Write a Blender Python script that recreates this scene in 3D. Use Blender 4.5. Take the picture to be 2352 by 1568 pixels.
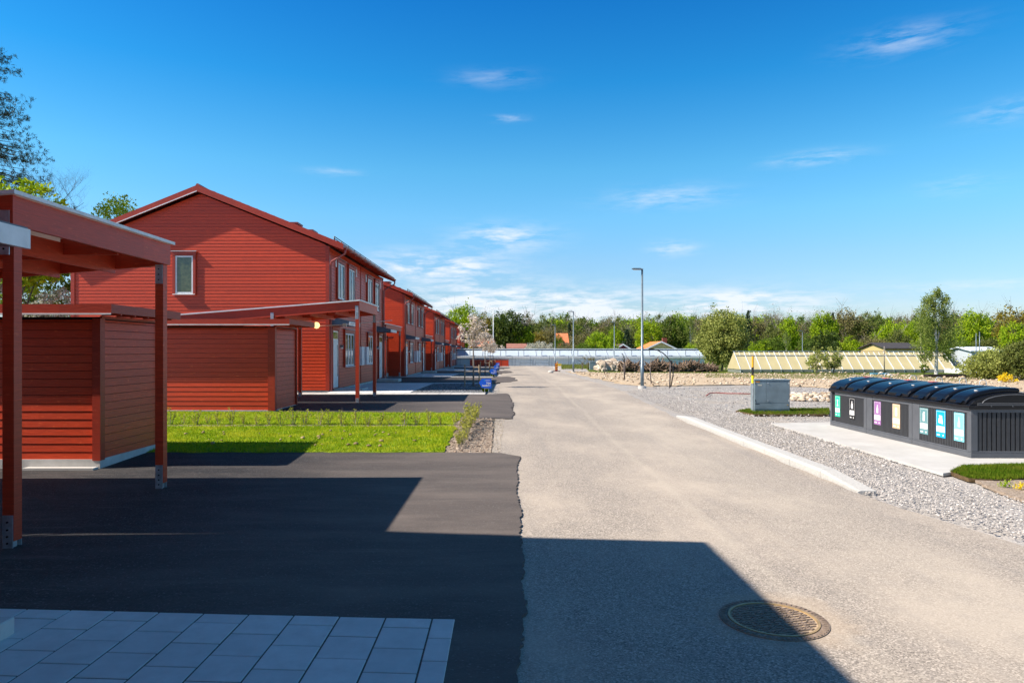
import bpy, bmesh, math, random
import numpy as np
from mathutils import Vector, Matrix
from mathutils.geometry import tessellate_polygon
random.seed(7); rng = np.random.default_rng(7)
scn = bpy.context.scene
for o in list(bpy.data.objects): bpy.data.objects.remove(o)
C = scn.collection
EYE = 2.05; F = 1568.0; CX = 1155.0; HZ = 805.0      # measured lens of the photograph

# ------------------------------------------------------------------ camera
cd = bpy.data.cameras.new('camera'); cam = bpy.data.objects.new('camera', cd); C.objects.link(cam)
cam.location = (0, 0, EYE); cam.rotation_euler = (math.radians(90), 0, 0)
cd.sensor_width = 36; cd.lens = 24.0; cd.shift_x = 21/2352; cd.shift_y = 21/2352
cd.clip_start = .05; cd.clip_end = 3000; scn.camera = cam
# ------------------------------------------------------------------ light
SUN = Vector((-.995, -.20, 1.0)).normalized()         # towards the sun
SUN_EL = math.asin(SUN.z); SUN_ROT = math.atan2(SUN.x, SUN.y)
sl = bpy.data.lights.new('sun', 'SUN'); sl.energy = 5.0; sl.angle = math.radians(.5); sl.color = (1, .90, .78)
so = bpy.data.objects.new('sun', sl); C.objects.link(so); so.rotation_euler = SUN.to_track_quat('Z', 'Y').to_euler()
so.location = (-30, -10, 40)
scn.view_settings.view_transform = 'Standard'; scn.view_settings.look = 'None'
scn.view_settings.exposure = 0.85; scn.view_settings.gamma = 1
w = bpy.data.worlds.new('World'); scn.world = w; w.use_nodes = True
nt = w.node_tree; nt.nodes.clear()
def N(t, **k):
    n = nt.nodes.new(t)
    for a, b in k.items(): setattr(n, a, b)
    return n
def lk(a, b): nt.links.new(a, b)
def M_(op, a, b=None, c=None, clamp=False):
    n = nt.nodes.new('ShaderNodeMath'); n.operation = op; n.use_clamp = clamp
    for i, x in enumerate((a, b, c)):
        if x is None: continue
        if isinstance(x, (int, float)): n.inputs[i].default_value = x
        else: nt.links.new(x, n.inputs[i])
    return n.outputs[0]
sky = N('ShaderNodeTexSky'); sky.sky_type = 'NISHITA'; sky.sun_disc = False
sky.sun_elevation = SUN_EL; sky.sun_rotation = SUN_ROT; sky.air_density = 1.0; sky.dust_density = .35; sky.ozone_density = 3.5
tc = N('ShaderNodeTexCoord'); sp = N('ShaderNodeSeparateXYZ'); lk(tc.outputs['Generated'], sp.inputs[0])
az = M_('ARCTAN2', sp.outputs[0], sp.outputs[1]); el = M_('ARCSINE', sp.outputs[2])
hs = N('ShaderNodeHueSaturation'); hs.inputs['Saturation'].default_value = 1.24; hs.inputs['Value'].default_value = 1.0; hs.inputs['Hue'].default_value = .498
lk(sky.outputs[0], hs.inputs['Color'])
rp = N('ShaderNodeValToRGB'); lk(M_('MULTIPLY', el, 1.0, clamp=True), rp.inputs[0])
STOPS = ((0,(.46,.445,.50)),(.065,(.55,.555,.62)),(.13,(.63,.68,.71)),(.19,(.63,.82,.80)),(.255,(.52,.85,.81)),(.37,(.17,.71,.82)),(.48,(.09,.57,.79)),(.64,(.40,.42,.42)))  # top stop, unseen above the frame, greyed and dimmed to tune shade fill
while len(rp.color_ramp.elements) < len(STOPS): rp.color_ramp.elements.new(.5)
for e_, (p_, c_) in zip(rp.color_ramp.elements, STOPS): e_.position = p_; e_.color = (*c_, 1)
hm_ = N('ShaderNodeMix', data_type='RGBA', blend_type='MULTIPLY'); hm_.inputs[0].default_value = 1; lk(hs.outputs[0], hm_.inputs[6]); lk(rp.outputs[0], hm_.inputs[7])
cv = N('ShaderNodeCombineXYZ'); lk(az, cv.inputs[0]); lk(M_('MULTIPLY', el, 5.0), cv.inputs[1])
nz = N('ShaderNodeTexNoise'); nz.inputs['Scale'].default_value = 11; nz.inputs['Detail'].default_value = 9; nz.inputs['Roughness'].default_value = .62; nz.inputs['Distortion'].default_value = .4
lk(cv.outputs[0], nz.inputs['Vector'])
nz2 = N('ShaderNodeTexNoise'); nz2.inputs['Scale'].default_value = 30; nz2.inputs['Detail'].default_value = 6; nz2.inputs['Roughness'].default_value = .6
lk(cv.outputs[0], nz2.inputs['Vector'])
def blob(x, v, rx, ry, s):
    a0 = math.atan((x-CX)/F); e0 = math.atan((HZ-v)/F*math.cos(a0)); k = math.cos(a0)**2
    dx = M_('MULTIPLY', M_('SUBTRACT', az, a0), F/rx/k); dy = M_('MULTIPLY', M_('SUBTRACT', el, e0), F/ry)
    r = M_('ADD', M_('MULTIPLY', dx, dx), M_('MULTIPLY', dy, dy))
    return M_('MULTIPLY', M_('EXPONENT', M_('MULTIPLY', r, -1.0)), s)
BL = [(1400,712,430,38,1.7),(1000,612,150,30,1.4),(1160,545,95,26,1.1),(1700,700,120,24,1.5),(2080,92,120,22,.42),(1870,364,90,13,.6),
      (1547,570,45,15,.8),(1530,455,120,22,.5),(1170,272,36,7,.4),(1130,180,80,16,.26),(2310,258,90,18,.4),(1120,690,200,40,1.3),(2200,425,80,16,.3),(770,395,60,8,.35),(2250,655,230,10,.45),(1100,760,500,40,.7)]
tot = None
for b in BL:
    o_ = blob(*b); tot = o_ if tot is None else M_('ADD', tot, o_)
nn = M_('ADD', M_('MULTIPLY', nz.outputs[0], .65), M_('MULTIPLY', nz2.outputs[0], .35))
msk = M_('MULTIPLY', M_('MULTIPLY', tot, M_('MULTIPLY', M_('SUBTRACT', nn, .43), 5.5, clamp=True)), .9, clamp=True)
msk = M_('MULTIPLY', msk, .92)
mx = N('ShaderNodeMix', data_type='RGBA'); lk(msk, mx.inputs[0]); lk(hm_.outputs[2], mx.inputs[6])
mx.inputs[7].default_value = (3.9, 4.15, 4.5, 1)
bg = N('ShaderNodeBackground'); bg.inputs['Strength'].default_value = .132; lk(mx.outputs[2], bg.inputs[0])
ow = N('ShaderNodeOutputWorld'); lk(bg.outputs[0], ow.inputs[0])

# ------------------------------------------------------------------ helpers
def lerp(kn, t):
    if t <= kn[0][0]: return kn[0][1]
    for (a, x), (b, y) in zip(kn, kn[1:]):
        if t <= b: return x+(y-x)*(t-a)/(b-a)
    return kn[-1][1]
KL = [(0,2.05),(12,2.10),(21,1.82),(30,1.78),(52,1.98),(75,2.20),(96,2.33),(125,2.6),(160,2.8),(400,2.9)]
KR = [(0,2.05),(19,2.05),(34,1.85),(52,1.98),(75,2.20),(96,2.33),(125,2.6),(160,2.8),(400,2.9)]
def g(x, y):
    s = min(1, max(0, (x+1)/4.0)); s = s*s*(3-2*s)
    return EYE-(lerp(KL, y)*(1-s)+lerp(KR, y)*s)
def G(u, v):                                          # a point of the ground seen at this place in the photograph
    Y = 20.0
    for _ in range(200):
        X = (u-CX)/F*Y; Y = .5*Y+.5*F*(EYE-g(X, Y))/(v-HZ)
    return ((u-CX)/F*Y, Y)
def W(u, v, Y): return Vector(((u-CX)/F*Y, Y, EYE+(HZ-v)/F*Y))

def link(o, parent=None):
    C.objects.link(o)
    if parent is not None: o.parent = parent
    return o
def tag(o, label=None, cat=None, group=None, kind=None):
    if label: o['label'] = label
    if cat: o['category'] = cat
    if group: o['group'] = group
    if kind: o['kind'] = kind
    return o
def empty(name, loc=(0,0,0), rz=0):
    o = bpy.data.objects.new(name, None); C.objects.link(o); o.location = loc; o.rotation_euler = (0,0,rz); o.empty_display_size = .3
    return o
class MB:
    def __init__(s): s.v = []; s.f = []; s.M = Matrix.Identity(4); s.smooth = False
    def add(s, vs, fs):
        k = len(s.v); s.v += [tuple(s.M @ Vector(p)) for p in vs]; s.f += [tuple(i+k for i in f) for f in fs]; return s
    def box(s, x0, x1, y0, y1, z0, z1):
        x0, x1 = min(x0,x1), max(x0,x1); y0, y1 = min(y0,y1), max(y0,y1); z0, z1 = min(z0,z1), max(z0,z1)
        return s.add([(x0,y0,z0),(x1,y0,z0),(x1,y1,z0),(x0,y1,z0),(x0,y0,z1),(x1,y0,z1),(x1,y1,z1),(x0,y1,z1)],
              [(0,3,2,1),(4,5,6,7),(0,1,5,4),(1,2,6,5),(2,3,7,6),(3,0,4,7)])
    def prism(s, poly, a0, a1, axis='y'):              # poly in the two other axes, swept along axis
        n = len(poly)
        def P(p, a): return {'y': (p[0], a, p[1]), 'x': (a, p[0], p[1]), 'z': (p[0], p[1], a)}[axis]
        vs = [P(p, a0) for p in poly]+[P(p, a1) for p in poly]
        fs = [tuple(range(n))[::-1], tuple(range(n, 2*n))]+[(i, (i+1) % n, n+(i+1) % n, n+i) for i in range(n)]
        return s.add(vs, fs)
    def tube(s, pts, r, n=8, cap=True):
        pts = [Vector(p) for p in pts]; rs = r if isinstance(r, (list, tuple)) else [r]*len(pts)
        vs = []; prev = None
        for i, p in enumerate(pts):
            d = (pts[min(i+1, len(pts)-1)]-pts[max(i-1, 0)]).normalized()
            if prev is None: a = d.orthogonal().normalized()
            else: a = (prev-d*prev.dot(d)).normalized()
            prev = a; b = d.cross(a)
            for k in range(n):
                t = 2*math.pi*k/n; vs.append(p+(a*math.cos(t)+b*math.sin(t))*rs[i])
        fs = []
        for i in range(len(pts)-1):
            for k in range(n):
                fs.append((i*n+k, i*n+(k+1) % n, (i+1)*n+(k+1) % n, (i+1)*n+k))
        if cap: fs += [tuple(range(n))[::-1], tuple(range((len(pts)-1)*n, len(pts)*n))]
        return s.add(vs, fs)
    def cyl(s, x, y, z0, z1, r, n=16, r1=None): return s.tube([(x,y,z0),(x,y,z1)], [r, r if r1 is None else r1], n)
    def mesh(s, name):
        m = bpy.data.meshes.new(name); m.from_pydata(s.v, [], s.f); 
        bm = bmesh.new(); bm.from_mesh(m); bmesh.ops.recalc_face_normals(bm, faces=bm.faces); bm.to_mesh(m); bm.free()
        if s.smooth: m.shade_smooth()
        return m
    def build(s, name, mat, parent=None, bevel=0):
        o = bpy.data.objects.new(name, s.mesh(name)); o.data.materials.append(mat)
        if bevel:
            b = o.modifiers.new('bevel', 'BEVEL'); b.width = bevel; b.segments = 1; b.limit_method = 'ANGLE'
        return link(o, parent)
def copy_tree(o, parent=None):
    c = o.copy(); C.objects.link(c); c.parent = parent
    for ch in [x for x in o.children]: copy_tree(ch, c)
    return c
def quads_mesh(name, V, F4):
    m = bpy.data.meshes.new(name); V = np.asarray(V, dtype=np.float32); F4 = np.asarray(F4, dtype=np.int32)
    k = F4.shape[1]
    m.vertices.add(len(V)); m.vertices.foreach_set('co', V.ravel())
    m.loops.add(F4.size); m.loops.foreach_set('vertex_index', F4.ravel())
    m.polygons.add(len(F4)); m.polygons.foreach_set('loop_start', np.arange(0, F4.size, k, dtype=np.int32))
    m.update(calc_edges=True); m.validate(); return m

# ------------------------------------------------------------------ materials
class Mat:
    def __init__(s, name, rough=.6, spec=.5, metal=0):
        s.m = bpy.data.materials.new(name); s.m.use_nodes = True; s.t = s.m.node_tree; s.b = s.t.nodes['Principled BSDF']
        s.b.inputs['Roughness'].default_value = rough; s.b.inputs['Specular IOR Level'].default_value = spec; s.b.inputs['Metallic'].default_value = metal
        s.co = s.t.nodes.new('ShaderNodeTexCoord').outputs['Object']
    def n(s, t): return s.t.nodes.new(t)
    def l(s, a, b): s.t.links.new(a, b)
    def mapping(s, sc):
        m = s.n('ShaderNodeMapping'); m.inputs['Scale'].default_value = sc; s.l(s.co, m.inputs[0]); return m.outputs[0]
    def noise(s, scale, detail=4, rough=.55, vec=None, out=0):
        n = s.n('ShaderNodeTexNoise'); n.inputs['Scale'].default_value = scale; n.inputs['Detail'].default_value = detail; n.inputs['Roughness'].default_value = rough
        s.l(vec if vec is not None else s.co, n.inputs['Vector']); return n.outputs[out]
    def voro(s, scale, vec=None, out='Color', feature='F1'):
        n = s.n('ShaderNodeTexVoronoi'); n.inputs['Scale'].default_value = scale; n.feature = feature
        s.l(vec if vec is not None else s.co, n.inputs['Vector']); return n.outputs[out]
    def ramp(s, f, stops):
        r = s.n('ShaderNodeValToRGB'); e = r.color_ramp.elements
        while len(e) < len(stops): e.new(.5)
        for i, (p, c) in enumerate(stops): e[i].position = p; e[i].color = (*c, 1)
        s.l(f, r.inputs[0]); return r.outputs[0]
    def mix(s, f, a, b, mode='MIX'):
        m = s.n('ShaderNodeMix'); m.data_type = 'RGBA'; m.blend_type = mode
        for i, x in ((0, f), (6, a), (7, b)):
            if isinstance(x, (int, float)): m.inputs[i].default_value = x
            elif isinstance(x, tuple): m.inputs[i].default_value = (*x, 1)
            else: s.l(x, m.inputs[i])
        return m.outputs[2]
    def math(s, op, a, b=0, clamp=False):
        n = s.n('ShaderNodeMath'); n.operation = op; n.use_clamp = clamp
        for i, x in enumerate((a, b)):
            if isinstance(x, (int, float)): n.inputs[i].default_value = x
            else: s.l(x, n.inputs[i])
        return n.outputs[0]
    def col(s, c):
        if isinstance(c, tuple): s.b.inputs['Base Color'].default_value = (*c, 1)
        else: s.l(c, s.b.inputs['Base Color'])
        return s
    def bump(s, h, strength=.4, dist=.02):
        b = s.n('ShaderNodeBump'); b.inputs['Strength'].default_value = strength; b.inputs['Distance'].default_value = dist
        s.l(h, b.inputs['Height']); s.l(b.outputs[0], s.b.inputs['Normal']); return s
def plain(name, c, rough=.6, spec=.5, metal=0, var=.12, sc=6):
    m = Mat(name, rough, spec, metal); n = m.noise(sc, 5)
    lo = tuple(x*(1-var) for x in c); hi = tuple(min(1, x*(1+var)) for x in c)
    m.col(m.ramp(n, [(.3, lo), (.7, hi)])); return m.m
def red_wood(name, base=(.62,.056,.013), board=.143, horiz=True):
    m = Mat(name, .42, .42)
    sx = m.n('ShaderNodeSeparateXYZ'); m.l(m.co, sx.inputs[0])
    idx = m.math('FLOOR', m.math('DIVIDE', sx.outputs[2], board))
    w0 = m.n('ShaderNodeTexWhiteNoise'); w0.noise_dimensions = '1D'; m.l(idx, w0.inputs['W'])
    seg = m.math('FLOOR', m.math('ADD', m.math('DIVIDE', m.math('ADD', sx.outputs[0], sx.outputs[1]), 3.4), m.math('MULTIPLY', w0.outputs[0], 9)))
    wn = m.n('ShaderNodeTexWhiteNoise'); wn.noise_dimensions = '1D'; m.l(m.math('ADD', idx, m.math('MULTIPLY', seg, 17.31)), wn.inputs['W'])
    gr = m.noise(3, 6, .6, m.mapping((1.2,1.2,26)))
    kn = m.noise(7, 3, .6, m.mapping((1,1,3.2)))
    c1 = m.ramp(gr, [(.3, tuple(x*.66 for x in base)), (.72, tuple(min(1,x*1.2) for x in base))])
    c2 = m.mix(m.math('MULTIPLY', wn.outputs[0], .42), c1, (base[0]*.62, base[1]*.62, base[2]*.7))
    kk = m.math('MULTIPLY', m.math('SUBTRACT', kn, .63), 7, True)
    m.col(m.mix(kk, c2, (min(1,base[0]*1.25), base[1]*2.2, base[2]*2.4)))
    m.bump(gr, .35, .01); return m.m
RED = red_wood('red_board'); 
RED2 = red_wood('red_trim', (.40,.038,.015), 9.0)
RED3 = red_wood('red_beam', (.56,.056,.020), 9.0)
REDM = plain('red_metal', (.26,.045,.036), .42, .6, 0, .1, 3)
WHITE = plain('white_paint', (.68,.70,.71), .4)
GREYM = plain('grey_canopy', (.10,.125,.16), .45)
GALV = plain('galvanised', (.42,.46,.50), .42, .5, .55, .25, 14)
LAMPG = plain('grey_pole', (.15,.20,.24), .4, .5, .3)
DARKIN = plain('dark_void', (.012,.006,.006), .9)
gm = Mat('window_glass', .04, .9); gm.col((.020,.028,.022)); GLASS = gm.m
gm = Mat('reflection_tint_glass', .05, .9); gm.col(gm.ramp(gm.noise(9,5), [(.3,(.035,.045,.012)),(.7,(.10,.11,.04))])); GLASS2 = gm.m  # mottled olive painted into the glass stands in for a green-brown reflection
cm = Mat('concrete', .8, .3); n1 = cm.noise(3, 6); cm.col(cm.ramp(n1, [(.3,(.42,.41,.39)),(.7,(.58,.57,.55))])); cm.bump(cm.noise(60,4), .2, .01); CONC = cm.m
cm = Mat('pale_concrete', .8, .3); n1 = cm.noise(1.3, 8, .7); cm.col(cm.ramp(n1, [(.3,(.40,.39,.37)),(.7,(.52,.51,.49))])); cm.bump(cm.noise(50,4), .15, .01); PAD = cm.m
cm = Mat('granite', .75, .3); cm.col(cm.ramp(cm.noise(40,4,.7), [(.3,(.36,.35,.33)),(.7,(.54,.53,.50))])); cm.bump(cm.noise(25,5), .3, .02); GRAN = cm.m

def road_mat():
    m = Mat('sandy_asphalt', .85, .25)
    fine = m.voro(95, out='Color'); fs = m.n('ShaderNodeSeparateColor'); m.l(fine, fs.inputs[0])
    big = m.noise(.55, 6, .6, m.mapping((1,.55,1))); mid = m.noise(4, 5, .65)
    c = m.ramp(fs.outputs[0], [(.0,(.15,.13,.112)),(.35,(.285,.25,.215)),(.75,(.365,.32,.272)),(1,(.56,.49,.42))])
    c = m.mix(m.math('MULTIPLY', m.math('SUBTRACT', big, .45), 3.6, True), c, (.46,.395,.325))
    c = m.mix(m.math('MULTIPLY', m.math('SUBTRACT', mid, .5), 1.6, True), c, (.27,.245,.225))
    st = m.noise(1.0, 4, .6, m.mapping((2.6,.10,1)))
    c = m.mix(m.math('MULTIPLY', m.math('SUBTRACT', st, .56), 2.4, True), c, (.24,.22,.205))
    # pale dusty line where the two passes of the paver meet
    sx = m.n('ShaderNodeSeparateXYZ'); m.l(m.co, sx.inputs[0])
    wob = m.math('MULTIPLY', m.noise(.25, 3), .5)
    d = m.math('ABSOLUTE', m.math('SUBTRACT', m.math('SUBTRACT', sx.outputs[0], m.math('MULTIPLY', sx.outputs[1], .012)), m.math('ADD', wob, 2.12)))
    ln = m.math('MULTIPLY', m.math('SUBTRACT', 1, m.math('DIVIDE', d, .13), True), m.math('ADD', m.math('MULTIPLY', mid, 1.1), -.1), True)
    c = m.mix(m.math('MULTIPLY', ln, .55), c, (.50,.44,.36))
    d2 = m.math('SUBTRACT', 1, m.math('DIVIDE', m.math('ABSOLUTE', m.math('ADD', sx.outputs[0], -3.9)), 1.2), True)
    c = m.mix(m.math('MULTIPLY', d2, m.math('MULTIPLY', big, .5)), c, (.50,.44,.36))
    # sand gathered round the manhole
    vd = m.n('ShaderNodeVectorMath'); vd.operation = 'DISTANCE'; m.l(m.co, vd.inputs[0]); mc_ = G(1776,1422); vd.inputs[1].default_value = (mc_[0]+.04, mc_[1]+.03, g(*mc_))
    hl_ = m.math('MULTIPLY', m.math('SUBTRACT', .66, m.math('ADD', vd.outputs['Value'], m.math('MULTIPLY', m.math('SUBTRACT', mid, .5), .5))), 4.5, True)
    c = m.mix(m.math('MULTIPLY', hl_, .5), c, (.43,.34,.25))
    m.col(c); m.bump(fs.outputs[0], .5, .006); return m.m
ROAD = road_mat()
def asphalt(name, dark=(.012,.012,.014), lite=(.038,.037,.038)):
    m = Mat(name, .82, .35)
    fs = m.n('ShaderNodeSeparateColor'); m.l(m.voro(75), fs.inputs[0])
    c = m.ramp(fs.outputs[0], [(0,tuple(x*.5 for x in dark)),(.55,tuple(x*1.4 for x in dark)),(.85,lite),(.97,tuple(x*1.6 for x in lite)),(1,tuple(x*4 for x in lite))])
    blot = m.noise(2.2, 7, .7); c = m.mix(m.math('MULTIPLY', m.math('SUBTRACT', blot, .42), 2.4, True), c, m.mix(.55, c, tuple(x*.9 for x in dark)))
    stk = m.noise(1.4, 6, .75, m.mapping((.35,3.2,1))); c = m.mix(m.math('MULTIPLY', m.math('SUBTRACT', stk, .56), 3.0, True), c, (.15,.13,.12))
    dust = m.noise(1.0, 7, .65, m.mapping((.5,1.6,1)))
    c = m.mix(m.math('MULTIPLY', m.math('SUBTRACT', dust, .46), 1.5, True), c, (.10,.086,.078))
    sx = m.n('ShaderNodeSeparateXYZ'); m.l(m.co, sx.inputs[0])
    tr = m.math('MULTIPLY', m.math('ADD', sx.outputs[0], 4.6), .30, True)      # tyres carry dust in from the road
    c = m.mix(m.math('MULTIPLY', tr, m.math('ADD', m.math('MULTIPLY', dust, .7), .12)), c, (.195,.160,.138))
    m.col(c); m.bump(fs.outputs[0], .8, .008); return m.m
DRIVE = asphalt('dark_asphalt')
def gravel(name, cols, sc=26, sand=None, bumpd=.03):
    m = Mat(name, .9, .2)
    fs = m.n('ShaderNodeSeparateColor'); m.l(m.voro(sc), fs.inputs[0]); fs2 = m.n('ShaderNodeSeparateColor'); m.l(m.voro(sc*2.3), fs2.inputs[0])
    v = m.math('ADD', m.math('MULTIPLY', fs.outputs[0], .6), m.math('MULTIPLY', fs2.outputs[0], .4))
    c = m.ramp(v, [(i/(len(cols)-1), k) for i, k in enumerate(cols)])
    if sand: c = m.mix(m.math('MULTIPLY', m.math('SUBTRACT', m.noise(.35, 7, .6), .47), 5, True), c, m.mix(.5, c, sand))
    c = m.mix(m.math('MULTIPLY', m.noise(.12,5,.6), .35), c, cols[len(cols)//2])
    m.col(c); m.bump(v, 1.0, bumpd); return m.m
GRAVEL = gravel('grey_gravel', [(.20,.19,.185),(.36,.34,.325),(.45,.425,.40),(.54,.505,.475),(.68,.64,.61)], 44, (.50,.40,.28))
BEDGR = gravel('dark_gravel', [(.05,.055,.06),(.16,.17,.18),(.30,.31,.32)], 24)
SAND = gravel('sandy_rubble', [(.20,.145,.09),(.44,.34,.235),(.52,.41,.285),(.62,.52,.39)], 6, (.60,.47,.32), .06)
SOIL = gravel('pale_soil', [(.09,.065,.048),(.30,.235,.18),(.40,.32,.25),(.52,.44,.36)], 40, None, .04)
def grass_mat(name, a, b, c3):
    m = Mat(name, .8, .06)
    oi = m.n('ShaderNodeNewGeometry').outputs['Random Per Island']
    c = m.ramp(oi, [(0,a),(.5,b),(1,c3)]); p = m.noise(1.1, 6, .65); p2 = m.noise(3.5, 4, .6)
    c = m.mix(m.math('MULTIPLY', m.math('SUBTRACT', p, .47), 5, True), c, c3)
    c = m.mix(m.math('MULTIPLY', m.math('SUBTRACT', p2, .55), 4, True), c, tuple(x*.55 for x in a))
    m.col(c); m.b.inputs['Transmission Weight'].default_value = 0
    tr = m.n('ShaderNodeBsdfTranslucent'); m.l(c, tr.inputs[0]); ms = m.n('ShaderNodeMixShader'); ms.inputs[0].default_value = .35
    m.l(m.b.outputs[0], ms.inputs[1]); m.l(tr.outputs[0], ms.inputs[2]); m.l(ms.outputs[0], m.t.nodes['Material Output'].inputs[0]); return m.m
LAWN = grass_mat('lawn_blades', (.12,.26,.004), (.27,.41,.005), (.52,.52,.03))
TURF = grass_mat('turf_blades', (.045,.12,.004), (.10,.18,.008), (.17,.20,.02))
WILD = grass_mat('wild_grass', (.07,.13,.015), (.14,.19,.02), (.25,.24,.09))
def leaf(name, a, b, c, tl=.35):
    m = Mat(name, .65, .25); oi = m.n('ShaderNodeNewGeometry').outputs['Random Per Island']
    cl = m.noise(.55, 3, .5); v = m.math('ADD', m.math('MULTIPLY', oi, .55), m.math('MULTIPLY', cl, .5))
    col = m.ramp(v, [(.15,a),(.5,b),(.85,c)]); m.col(col)
    tr = m.n('ShaderNodeBsdfTranslucent'); m.l(col, tr.inputs[0]); ms = m.n('ShaderNodeMixShader'); ms.inputs[0].default_value = tl
    m.l(m.b.outputs[0], ms.inputs[1]); m.l(tr.outputs[0], ms.inputs[2]); m.l(ms.outputs[0], m.t.nodes['Material Output'].inputs[0]); return m.m
LF = {
 'lime': leaf('lime_leaves', (.12,.22,.006), (.25,.38,.008), (.42,.50,.015)),
 'green': leaf('green_leaves', (.05,.10,.010), (.11,.18,.014), (.20,.27,.03)),
 'dark': leaf('dark_leaves', (.015,.035,.006), (.04,.075,.010), (.13,.17,.02)),
 'olive': leaf('olive_leaves', (.06,.085,.018), (.13,.16,.03), (.22,.24,.06)),
 'brown': leaf('budding_leaves', (.10,.085,.035), (.19,.165,.065), (.28,.26,.09)),
 'spruce': leaf('spruce_needles', (.012,.030,.018), (.028,.058,.026), (.07,.10,.035), .15),
 'birch': leaf('birch_leaves', (.10,.15,.025), (.22,.29,.06), (.34,.39,.10), .5),
 'blossom': leaf('blossom', (.16,.20,.08), (.48,.47,.38), (.75,.72,.66)),
 'cherry': leaf('cherry_blossom', (.30,.24,.10), (.74,.64,.54), (.88,.82,.76)),
 'willow': leaf('willow_leaves', (.10,.13,.02), (.28,.32,.07), (.48,.50,.15)),
 'ochre': leaf('ochre_leaves', (.10,.085,.012), (.22,.18,.02), (.36,.29,.04)),
 'hedge': leaf('hedge_leaves', (.22,.24,.03), (.38,.38,.05), (.55,.50,.10)),
 'yellow': leaf('yellow_flowers', (.55,.40,.01), (.8,.6,.02), (.9,.72,.05)),
}
BARK = plain('bark', (.10,.085,.07), .9, .2, 0, .3, 8)
BARKL = plain('pale_bark', (.24,.21,.18), .9, .2, 0, .3, 8)
BIRCHB = plain('birch_bark', (.55,.53,.50), .8, .2, 0, .35, 5)

# ------------------------------------------------------------------ ground sheets
def sheet(name, poly, off, mat, kind='structure', label=None, xs=None, ys=None, disp=None):
    tr = tessellate_polygon([[Vector((p[0], p[1], 0)) for p in poly]])
    bm = bmesh.new(); vs = [bm.verts.new((p[0], p[1], 0)) for p in poly]
    for t in tr:
        try: bm.faces.new([vs[i] for i in t])
        except ValueError: pass
    X0, X1 = min(p[0] for p in poly), max(p[0] for p in poly); Y0, Y1 = min(p[1] for p in poly), max(p[1] for p in poly)
    if xs is None: xs = list(np.arange(-1, 3.01, .5))
    if ys is None: ys = [0]+list(np.arange(10, 36, 1.0))+[k for k, _ in KL[5:]]+[k for k, _ in KR[1:]]+[44]
    for x in xs:
        if X0 < x < X1: bmesh.ops.bisect_plane(bm, geom=bm.verts[:]+bm.edges[:]+bm.faces[:], plane_co=(x,0,0), plane_no=(1,0,0))
    for y in sorted(set(ys)):
        if Y0 < y < Y1: bmesh.ops.bisect_plane(bm, geom=bm.verts[:]+bm.edges[:]+bm.faces[:], plane_co=(0,y,0), plane_no=(0,1,0))
    for v in bm.verts: v.co.z = g(v.co.x, v.co.y)+off+(disp(v.co.x, v.co.y) if disp else 0)
    bmesh.ops.recalc_face_normals(bm, faces=bm.faces)
    for f in bm.faces:
        if f.normal.z < 0: f.normal_flip()
    if off > 0:
        for e in [e for e in bm.edges if e.is_boundary]:
            a, b = e.verts; c = bm.verts.new((b.co.x,b.co.y,b.co.z-off-.03)); d = bm.verts.new((a.co.x,a.co.y,a.co.z-off-.03)); bm.faces.new([a,b,c,d])
    m = bpy.data.meshes.new(name); bm.to_mesh(m); bm.free(); m.materials.append(mat)
    o = link(bpy.data.objects.new(name, m)); tag(o, label, None, None, kind); return o
def px(pts): return [G(*p) for p in pts]
def jag(pts, amp=.03, step=.12, seed=1):
    r = random.Random(seed); out = []
    for (a, b), (c, d) in zip(pts, pts[1:]):
        L = math.hypot(c-a, d-b); n = max(1, int(L/step)); nx, ny = -(d-b)/L, (c-a)/L
        for i in range(n):
            t = i/n; k = r.uniform(-amp, amp)*(0 if i == 0 else 1); out.append((a+(c-a)*t+nx*k, b+(d-b)*t+ny*k))
    out.append(pts[-1]); return out
def rect(x0, x1, y0, y1): return [(x0,y0),(x1,y0),(x1,y1),(x0,y1)]
# the one sheet that reaches the horizon
GB = [rect(-900, 900, -60, 1500)]
sheet('ground', GB[0], -.05, GRAVEL, label='grey gravelly ground', ys=[0]+list(np.arange(10,36,1.0))+[52,75,96,125,160,400])
sheet('meadow', rect(-260, 420, 118, 900), -.005, WILD, ys=[125,160,400])
meadow2 = sheet('rough_ground', [(8,62),(60,50),(260,60),(260,118),(34,118),(12,100)], -.02, WILD)
# road
RR = px([(2352,1255),(1990,1140),(1560,962),(1430,899),(1340,870),(1280,852)])
rr = [(5.55,-6),(5.5,3)]+[(x+.02,y) for x, y in RR]+[(6.7,95),(5.2,104),(3.5,108)]
rl = [(.6,108),(.3,95),(-.1,60),(-.15,40),(-.2,20),(-.22,14),(-.2,10),(-.45,2),(-.6,-6)]
sheet('road', jag(rr, .05, .5, 3)+jag(rl, .015, .3, 4), 0, ROAD)
sheet('road_end_gravel', [(.3,95),(5,98),(7.2,106),(7,112.5),(-8,112.5),(-8,100),(0,100)], -.02, GRAVEL)
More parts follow.
